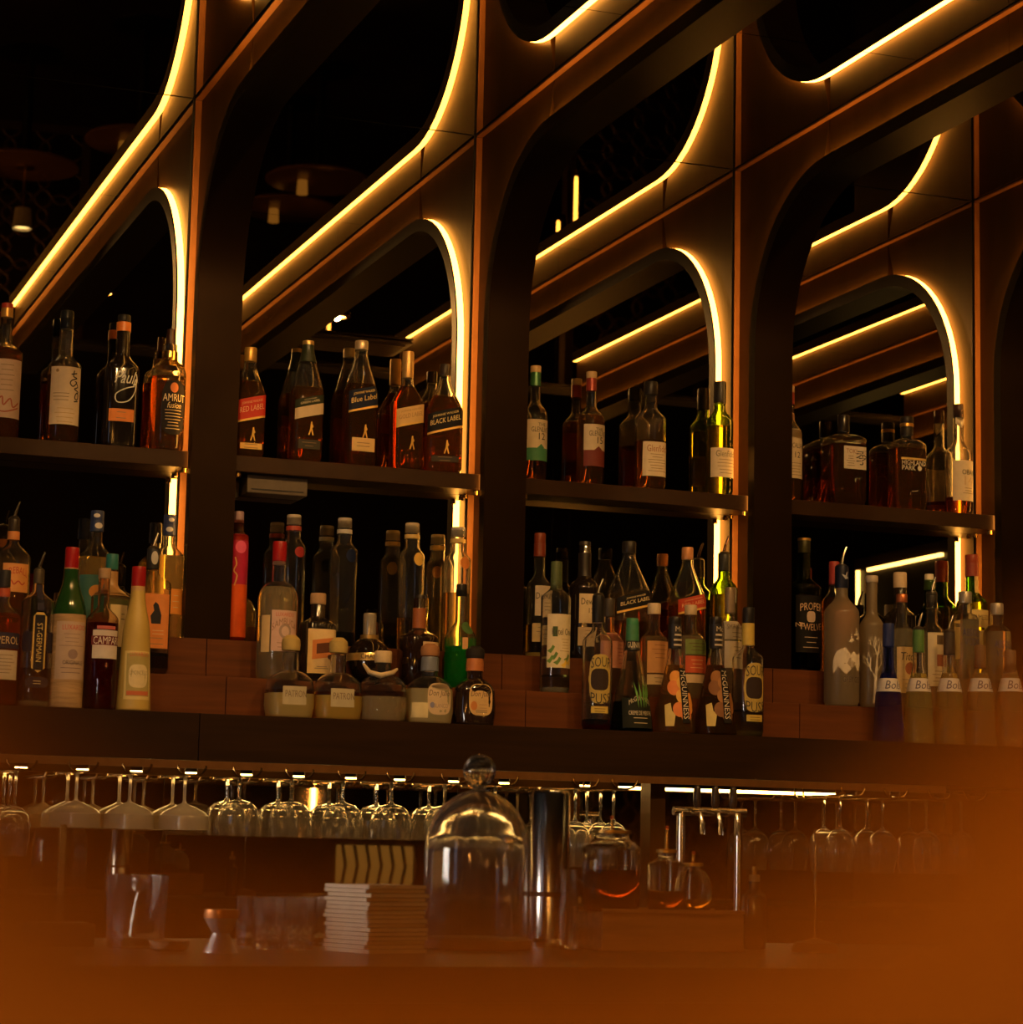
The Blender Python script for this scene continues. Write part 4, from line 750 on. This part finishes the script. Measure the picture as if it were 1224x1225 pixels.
# glass cloche on a wooden plate
X = bx(570).x; k = sc_(570)
t = thing('glass_cloche', 'glass dome cloche with ball knob on a wooden plate', 'cloche', (X, YI, ZB))
r = 64 * k; h = bz(570, 945) - ZB
MB().lathe([(r * 1.02, 0), (r * 1.05, .003), (r * 1.05, .016), (r * 1.0, .019)], 36).build('plate', mat((.20, .09, .035), .5, 0, .3, 12), t)
o_ = [(r, .0195)] + [(r, .0195 + (h * .60 - .0195) * q / 3) for q in (1, 2, 3)] + [(r * math.cos(a), h * .60 + h * .40 * math.sin(a)) for a in [math.pi / 2 * q / 9 for q in range(1, 9)]] + [(.016, h)]
i_ = [(max(.002, a - .003), z - (.003 if z > h * .7 else 0)) for a, z in o_][::-1]
d_ = MB().lathe(o_ + [(.004, h + .001)] + [(.002, h - .004)] + i_, 40, close=False).build('dome', GL, t, ang=60)
kz = bz(570, 905) - ZB - h; kr = 20 * k
MB().lathe([(.013, h - .002), (.010, h + .006)] + [(kr * math.sin(a), h + .004 + kr - kr * math.cos(a)) for a in [math.pi * q / 12 for q in range(3, 12)]] + [(.002, h + .004 + 2 * kr)], 28).build('knob', GL, d_)
# polished column
X = bx(657, -1.86).x; k = sc_(657, -1.86)
t = thing('steel_column', 'polished steel tap column behind the glass cloche', 'tap column', (X, -1.86, ZB))
h = bz(657, 946, -1.86) - ZB
MB().lathe([(.040, 0), (.040, .008), (.0335, .014), (.0335, h - .006), (.030, h)], 32).build('tube', STEEL, t)
MB().lathe([(.0345, h * .32), (.0345, h * .35)], 32).build('band', DARKMETAL, t)
# wooden tray with dasher bottles
Xa, Xb = bx(704).x, bx(872).x
t = thing('wooden_tray', 'pale wooden tray carrying the stoppered bitters bottles', 'tray', ((Xa + Xb) / 2, YI, ZB))
ztr = bz(790, 1088) - ZB; hw = (Xb - Xa) / 2
WOODP = mat((.42, .20, .075), .5, 0, .25, 8, 0, 0, None, (1, 8, 8))
MB().box(-hw, -.06, 0.0, hw, .06, ztr - .004).build('tray_box', WOODP, t, smooth=False, bevel=.003)
for s_ in (-1, 1): MB().box(-hw, s_ * .06 - .003, ztr - .004, hw, s_ * .06 + .003, ztr + .002).build('lip', WOODP, t, smooth=False)
def decanter(name, label, px, top, base, w, neck, sh, nw, liq, stop, **kw):
    TIER['tray'] = (YI, ZB + ztr - .0035)
    b = Bottle(name, label, 'tray', px, top, w, neck, sh, nw, liq=liq, gtop=neck - 6, group='bitters bottles on the tray', cat='bitters bottle', **kw)
    b.cap(neck - 8, neck - 4, nw + 5, (.6, .36, .1), 'collar', metal=.9); b.cap(stop, neck - 8, 5, (.65, .38, .10), 'dasher', metal=1.0, taper=.7, rough=.2)
    b.cap(stop - 4, stop, 4, (.5, .1, .03), 'dasher_tip'); return b
decanter('bitters_bottle', 'broad ribbed glass bitters jar with two brass spouts', 731, 1000, 1086, 70, 1001, 1016, 42, (1040, (.35, .12, .05)), 980)
X = bx(714).x
decanter('bitters_bottle', 'stoppered glass bitters bottle with tall dasher on the tray', 797, 1024, 1086, 46, 1024, 1036, 20, (1065, (.35, .14, .05)), 992)
decanter('bitters_bottle', 'small round-shouldered bitters bottle at the tray end', 829, 1036, 1086, 44, 1040, 1062, 18, (1075, (.5, .3, .1)), 1022, curve='r')
# small glass pitcher
X = bx(681).x; k = sc_(681)
t = thing('glass_jug', 'small clear glass jug between the cloche and the tray', 'jug', (X, YI, ZB))
h = bz(681, 1040) - ZB; r = 11 * k
MB().lathe([(r * .9, 0), (r, .004), (r * 1.05, h * .5), (r * .8, h * .85), (r * .9, h), (r * .8, h), (r * .7, h * .85), (r * .92, h * .5), (r * .85, .008)], 24).build('body', GL, t)
MB().tube([(r * .8, 0, h * .9), (r * 1.9, 0, h * .8), (r * 1.9, 0, h * .4), (r * .95, 0, h * .25)], .003, 8).build('handle', GL, t)
# napkin stack
Xa, Xb = bx(402, -2.1).x, bx(498, -2.1).x
t = thing('napkin_stack', 'tall stack of square paper napkins beside the glass cloche', 'napkins', ((Xa + Xb) / 2, -2.10, ZB))
hw = (Xb - Xa) / 2; H = bz(450, 1057, -2.1) - ZB; n = 16
NAP = mat((.60, .48, .34), .9, 0, .08, 20); NAPM = [MB().box(-hw, -hw, 0, hw, hw, H / n - .0009).mesh('napkin', NAP, False) for _ in (0,)]
for q in range(n):
    o = bpy.data.objects.new('napkin', NAPM[0]); col.objects.link(o); o.parent = t; o.location = (random.uniform(-.003, .003), random.uniform(-.003, .003), q * H / n); o.rotation_euler = (0, 0, .33 + random.uniform(-.03, .03)); o.scale = (.86, .86, 1)
# tumblers, beaker, jigger, dish, spoon, stand
def tumbler(px, top, w, Y, label, name='cut_tumbler', ribs=.05):
    X = bx(px, Y).x; k = sc_(px, Y); r = w / 2 * k; h = bz(px, top, Y) - ZB; R = []; seg = 36
    for q, (a, z) in enumerate([(.86, 0), (.9, .004), (.93, h * .2), (.96, h * .45), (.98, h * .7), (1, h), (.93, h), (.90, h * .5), (.82, .012)]):
        R.append([((r * a * (1 - (ribs if 2 <= q <= 4 and (j + q) % 3 == 0 else 0))) * math.cos(2 * math.pi * j / seg), (r * a * (1 - (ribs if 2 <= q <= 4 and (j + q) % 3 == 0 else 0))) * math.sin(2 * math.pi * j / seg), z) for j in range(seg)])
    o = MB().rings(R).build(name, GL, None, ang=5); o.location = (X, Y, ZB)
    return tag(o, label, 'tumbler' if 'tumbler' in name else 'mixing glass', 'cut tumblers on the bar' if 'tumbler' in name else None)
for px, Y in ((303, -1.90), (340, -1.90), (377, -1.90), (322, -2.03), (359, -2.03)): tumbler(px, 1072, 40, Y, 'cut-crystal tumbler standing among the tumblers beside the napkin stack')
mg = tumbler(164, 1046, 74, -2.0, 'wide glass mixing beaker holding a steel strainer', 'mixing_glass', .012)
X = bx(165, -2.0).x
t = thing('bar_strainer', 'steel strainer with long handle standing in the mixing beaker', 'strainer', (X, -2.0, ZB + .014))
MB().tube([(-.006, 0, .002), (-.002, .004, .05), (.004, .006, .075)], [.006, .004, .004], 10).build('handle', STEEL, t)
MB().lathe([(.014, .072), (.016, .078), (.016, .092), (.012, .096)], 18, (.004, .006, 0)).build('head', STEEL, t)
X = bx(266, -2.16).x; k = sc_(266, -2.16)
t = thing('jigger', 'hourglass steel jigger with copper rim on the bar', 'jigger', (X, -2.16, ZB))
h = bz(266, 1087, -2.16) - ZB; r = 21 * k
MB().lathe([(r, 0), (r * .95, .004), (r * .55, h * .38), (r * .5, h * .45), (r * .6, h * .52), (r, h * .80)], 28).build('cups', mat((.66, .62, .58), .3, .8), t)
MB().lathe([(r * 1.01, h * .80), (r * 1.03, h * .86), (r * 1.0, h)], 28).build('rim', mat((.55, .20, .06), .35, .7), t)
X = bx(205, -2.12).x
o = tag(MB().lathe([(.02, 0), (.028, .004), (.031, .016), (.029, .016), (.02, .006)], 24).build('small_dish', mat((.35, .2, .09), .4)), 'small shallow brown dish beside the mixing beaker', 'dish'); o.location = (X, -2.12, ZB)
Pt, Pb = bx(70, -1.95, 985), bx(74, -1.95, 1042)
t = thing('bar_caddy', 'dark bar caddy holding the flat steel bar spoon', 'caddy', (Pb.x, -1.95, ZB))
MB().box(-.05, -.04, 0, .05, .04, .035).build('body', BLACK, t, smooth=False, bevel=.003)
MB().box(-.044, -.034, .034, .044, .034, .036).build('insert', DARKMETAL, t, smooth=False)
o = tag(MB().box(-.0055, -.001, 0, .0055, .001, bz(70, 985, -1.95) - ZB - .037).build('bar_spoon', STEEL, None, smooth=False, bevel=.0008), 'flat steel bar spoon standing upright in the caddy', 'spoon'); o.location = (Pb.x, -1.95, ZB + .0365)
X = bx(975, -2.0).x; k = sc_(975, -2.0)
t = thing('receipt_spike', 'thin upright rod on a round weighted base on the bar', 'receipt spike', (X, -2.0, ZB))
MB().lathe([(28 * k, 0), (28 * k, .006), (24 * k, .016), (10 * k, .020), (.003, .024)], 28).build('base', mat((.25, .15, .06), .35, .6), t)
MB().tube([(0, 0, .02), (0, 0, bz(975, 992, -2.0) - ZB)], .0022, 8).build('rod', STEEL, t)
X = bx(900, -1.9).x
TIER['bar'] = (-1.9, ZB)
b = Bottle('bitters_bottle', 'little dark bitters bottle with pale cap beside the tray end', 'bar', 902, 1050, 30, 1062, 1074, 14, opaque=mat((.03, .018, .010), .15), gtop=1054, cat='bitters bottle')
b.cap(1046, 1060, 13, (.45, .32, .18), rough=.5).cap(1036, 1046, 5, (.6, .36, .1), 'dasher', metal=1.0)
# ------------------------------------------------------------------ the room seen in the mirrors
def downlight(x, y, z, e, aim, label, spot=95):
    t = thing('downlight', label, 'downlight', (x, y, z), 0, 'recessed downlights')
    MB().lathe([(.045, -.003), (.048, -.006), (.034, -.008), (.034, -.003)], 24).build('trim_ring', BRASS, t)
    MB().lathe([(.033, -.004), (.030, -.0055)], 20).build('lens', emitter((1, .60, .22), 14.0), t)
    lamp('downlight_beam', 'SPOT', (0, 0, -.007), e, (1.0, .53, .17), t, .012, spot).rotation_euler = (Vector(aim) - Vector((x, y, z))).to_track_quat('-Z', 'Y').to_euler()
DLN = {-1: 'added behind a rib before the small-script whisky shelf', 0: 'added behind a rib to light the slanted-label shelf', 1: 'serving the green and red capped malts', 2: 'added behind a rib to light the kanji-label shelf', 3: 'added behind a rib past the pale cream-label whisky', 4: 'added behind a rib at the far end of the canopy'}
for i in range(-1, 5):  # one downlight shows; the others are added for light, lenses hidden by ribs
    downlight(fx(i) + (.27 if i == 1 else .19), -2.2, ZC - .001, DOWN * (.8 if i == 1 else 1), (fx(i) + .32, -.1, 1.85), 'recessed canopy downlight ' + DLN[i], 70)
for i in (0, 1):  # unseen downlights added to light the fronts of the bar items
    downlight(fx(i) + .19, -2.93, ZC - .001, 24.0, (fx(i) + .25, -1.95, 1.12), 'recessed canopy downlight added to light the bar, ' + ('on the cloche side' if i == 0 else 'on the tray side'), 60)
t = thing('air_grille', 'dark slotted air grille in the canopy ceiling', 'grille', (1.12, -2.62, ZC - .001))
MB().box(-.28, -.12, -.010, .28, .12, -.002).build('frame', mat((.05, .03, .02), .5), t, smooth=False)
for q in range(7): MB().box(-.26, -.105 + q * .03, -.016, .26, -.092 + q * .03, -.010).build('slat', mat((.09, .05, .03), .4), t, smooth=False)
# filament pendants
def pendant(x, y, z, label, e):
    t = thing('filament_pendant', label, 'pendant', (x, y, z), 0, 'tube pendants in the room')
    MB().lathe([(.045, -.16), (.045, .16), (.042, .16), (.042, -.16)], 24).build('glass_tube', thin_glass((.97, .85, .65)), t)
    MB().lathe([(.008, -.13), (.010, -.1), (.010, .1), (.008, .13)], 12).build('filament', emitter((1, .52, .14), e), t)
    MB().lathe([(.047, .16), (.047, .2), (.012, .22)], 20).build('cap', BRASS, t)
    MB().tube([(0, 0, .215), (0, 0, ZR - z)], .003, 6).build('cord', BLACK, t)
pendant(on_y(9, 375, 950).x, -9.0, 1.53, 'glowing tube pendant, the one nearest the lit lattice box', PEND)
P = on_y(6.6, 655, 940); pendant(P.x, -6.6, 1.53, 'glowing tube pendant farther along the room from the lattice box', PEND)
d = ray(689, 240); s_ = (2 * ZC - 1.55 - CAM.z) / d.z; P = CAM + d * s_
pendant(P.x, -P.y, 1.55, 'glowing tube pendant reflected in the ceiling mirror beside the lattice screen', PEND)
rt = Vector((math.cos(YAW), -math.sin(YAW), 0)); fw = Vector((math.sin(YAW), math.cos(YAW), 0)); P = CAM - rt * .45 - fw * 1.95  # unseen pendants added to light the stool backrest
pendant(P.x, P.y, 1.9, 'tube pendant added above the bar stool to light its backrest', PEND * 6.6)
P = CAM - rt * 1.25 - fw * .30
pendant(P.x, P.y, 1.55, 'tube pendant added beside the bar stool to light its backrest', PEND * 3.6)
# round lounge tables with things on them, reflected inverted in the ceiling mirror
for q, (px, py, lb, kind) in enumerate(((380, 218, 'round lounge table with a small glass, beside the farther one', 'g'), (345, 252, 'round lounge table with a small candle glass', 'g'), (30, 200, 'round lounge table with the up-lit lamp', 'l'), (168, 172, 'round lounge table beside the up-lit lamp table', 'g'))):
    d = ray(px, py); s_ = (2 * ZC - .75 - CAM.z) / d.z; P = CAM + d * s_; y = -P.y
    t = thing('lounge_table', lb, 'table', (P.x, y, 0), 0, 'round tables in the room')
    MB().lathe([(.32, .72), (.335, .735), (.335, .745), (.32, .75)], 32).build('table_top', mat((.30, .15, .05), .3, .2), t)
    MB().lathe([(.2, 0), (.2, .015), (.03, .03), (.03, .72)], 20).build('pedestal', DARKMETAL, t)
    if kind == 'l':
        u = thing('table_lamp', 'slender up-lit table lamp on a round lounge table', 'lamp', (P.x, y, .75))
        MB().lathe([(.06, 0), (.06, .008), (.01, .014), (.008, .25), (.04, .27)], 18).build('stem', BRASS, u)
        MB().lathe([(.05, .27), (.062, .40), (.058, .40), (.046, .275)], 20).build('cup', mat((.5, .45, .38), .4), u)
        MB().lathe([(.054, .385), (.03, .388)], 20).build('lens', emitter((1, .72, .32), 6.0), u)
    else:
        o = tag(MB().lathe([(.03, 0), (.032, .004), (.036, .09), (.034, .09), (.029, .008)], 18).build('candle_glass', emitter((1, .42, .07), .45)), ('amber candle glass glowing on a lounge table', 'amber candle glass glowing on the table with a small candle', '', 'amber candle glass glowing beside the up-lit lamp table')[q], 'candle'); o.location = (P.x - .1, y, .7505)
# lattice screens
def lattice(loc, rz, nx, nz, s, label, m):
    t = thing('lattice_screen', label, 'screen', loc, rz, 'lattice screens')
    ringm = MB().tube([(s * .56 * math.cos(a) * (1 + .16 * math.cos(4 * a)), 0, s * .56 * math.sin(a) * (1 + .16 * math.cos(4 * a))) for a in [2 * math.pi * q / 28 for q in range(28)]], .011, 6, True).mesh('quatrefoil', m)
    for i in range(nx):
        for j in range(nz):
            o = bpy.data.objects.new('quatrefoil', ringm); col.objects.link(o); o.parent = t; o.location = ((i - (nx - 1) / 2) * s, 0, s * (j + .5) + .05)
    W = nx * s / 2 + .04
    for x in (-W, W): MB().box(x - .03, -.03, 0, x + .03, .03, nz * s + .1).build('stile', m, t, smooth=False)
    for z in (0, nz * s + .04): MB().box(-W + .03, -.028, z, W - .03, .028, z + .06).build('rail', m, t, smooth=False)
LATM = mat((.07, .04, .022), .45, .3)
lattice((.9, -10.6, 0), .1, 5, 9, .24, 'dark quatrefoil lattice screen behind the lounge tables', LATM)
lattice((4.6, -7.6, 0), -.2, 5, 9, .24, 'dark quatrefoil lattice screen beside the tube pendants', LATM)
P = on_y(3.55, 448, 1036)
t = thing('lattice_light_box', 'amber lit lattice light box standing in the room', 'light box', (P.x, -3.55, 0))
MB().box(-.15, -.04, 1.11, .15, .04, 1.27).build('lit_panel', emitter((1, .48, .08), .28), t, smooth=False)
MB().box(-.16, -.05, 0, .16, .05, 1.109).build('stand', BRONZE_DARK, t, smooth=False)
for q in range(7): MB().tube([(-.15 + q * .05, .046, 1.11), (-.135 + q * .05, .046, 1.19), (-.15 + q * .05, .046, 1.27)], .007, 6).build('lattice_bar', BLACK, t)
# left window with dusk light, the pale glint on glass and steel
win = struct(MB().box(XL - .01, -4.9, .9, XL + .02, -4.0, 3.3).build('window_1', BLACK, smooth=False))
for q in range(2):
    MB().box(XL + .021, -4.86 + q * .42, .95, XL + .026, -4.46 + q * .42, 3.25).build('pane', emitter((.72, .78, 1.0), WINP), win, smooth=False)
# ------------------------------------------------------------------ leather bar stool made up for the brown blur before the lens
hd = Vector((math.sin(YAW), math.cos(YAW), 0)); DS = .105
SO = CAM + hd * DS
t = thing('bar_stool', 'cognac leather bar stool with scooped backrest, made up for the brown foreground blur', 'bar stool', (SO.x, SO.y, 0), -YAW)
LEATHER = mat((.50, .195, .005), .55, 0, .12, 30, .05)
def topz(x):  # top edge shaped to the outline of the brown foreground veil
    px = 612 + x / DS * FPX
    q = px - 610
    y = 1122 - (9.5e-7 * abs(q) ** 3 if q < 0 else 2.9e-5 * q ** 2.5)
    y = max(y, 760)
    return CAM.z + (1021 - y) / FPX * DS
N = 120; W = .21; R = []
for i in range(N + 1):
    x = -W + 2 * W * i / N; zt = topz(x) - .10 * max(0, (abs(x) - .13) / .08) ** 2.2; zb = 0.92; rr = .010
    yo = x * x / .5; R.append([(x, yo + rr * math.cos(a), (zt - rr) + rr * math.sin(a)) for a in [math.pi * q / 8 for q in range(9)]] + [(x, yo - rr, zb + .05), (x, yo - rr * .6, zb), (x, yo + rr * .6, zb), (x, yo + rr, zb + .05)])
MB().rings(R).build('backrest', LEATHER, t, ang=60, recalc=True)
MB().lathe([(.19, .74), (.205, .755), (.205, .79), (.19, .81), (.02, .815)], 36, (0, .27, 0)).build('seat', LEATHER, t)
for sx in (-1, 1):
    MB().tube([(sx * .17, .058, .96), (sx * .17, .06, .80), (sx * .16, .10, .765)], .010, 10).build('back_post', DARKMETAL, t)
    for sy in (0, 1): MB().tube([(sx * .13, .14 + sy * .26, .745), (sx * .19, .08 + sy * .38, 0.0)], .012, 10).build('leg', DARKMETAL, t)
MB().tube([(.172 * math.cos(a), 0.27 + .172 * math.sin(a), .28) for a in [2 * math.pi * q / 28 for q in range(28)]], .008, 8, True).build('foot_ring', BRASS, t)

# screen added on the bar, out of view, for pale light from the left
t = thing('pale_side_screen', 'pale glowing screen added on the bar for side light', 'screen', (-1.15, -2.0, ZB))
MB().box(-.08, -.10, 0, .06, .10, .012).build('foot', DARKMETAL, t, smooth=False, bevel=.002)
MB().box(-.02, -.02, .012, .0, .02, .12).build('neck', DARKMETAL, t, smooth=False)
MB().box(-.012, -.17, .08, .012, .17, .34).build('casing', BLACK, t, smooth=False, bevel=.003)
MB().box(.0122, -.16, .09, .0135, .16, .33).build('display', emitter((1.0, .86, .72), 22.0), t, smooth=False)

# partition with a lit edge, seen in the mirror past the last bottles
t = thing('lit_partition', 'dark partition with a glowing strip along its head and edge', 'partition', (3.78, 0, 0))
MB().box(0, -3.50, 0, .05, -2.68, 2.56).build('panel', BRONZE_DARK, t, smooth=False)
MB().box(-.014, -3.36, 2.492, -.0005, -2.74, 2.506).build('led_strip', emitter((1, .60, .16), 9.0), t, smooth=False)
MB().box(-.014, -3.458, 2.26, -.0005, -3.444, 2.506).build('led_strip', emitter((1, .60, .16), 9.0), t, smooth=False)

for q, (x, y, z) in enumerate(((-3.4, -8.2, 1.9), (-1.9, -9.6, 1.7), (.2, -9.9, 1.6), (-4.6, -6.0, 2.0))):  # unseen pendants added to put glints on the bottles and glasses
    pendant(x, y, z, 'tube pendant added for glints ' + ('over the side of the lounge', 'beside the lounge tables', 'between the lounge tables and the lattice', 'close to the tall window')[q], PEND * 1.5)
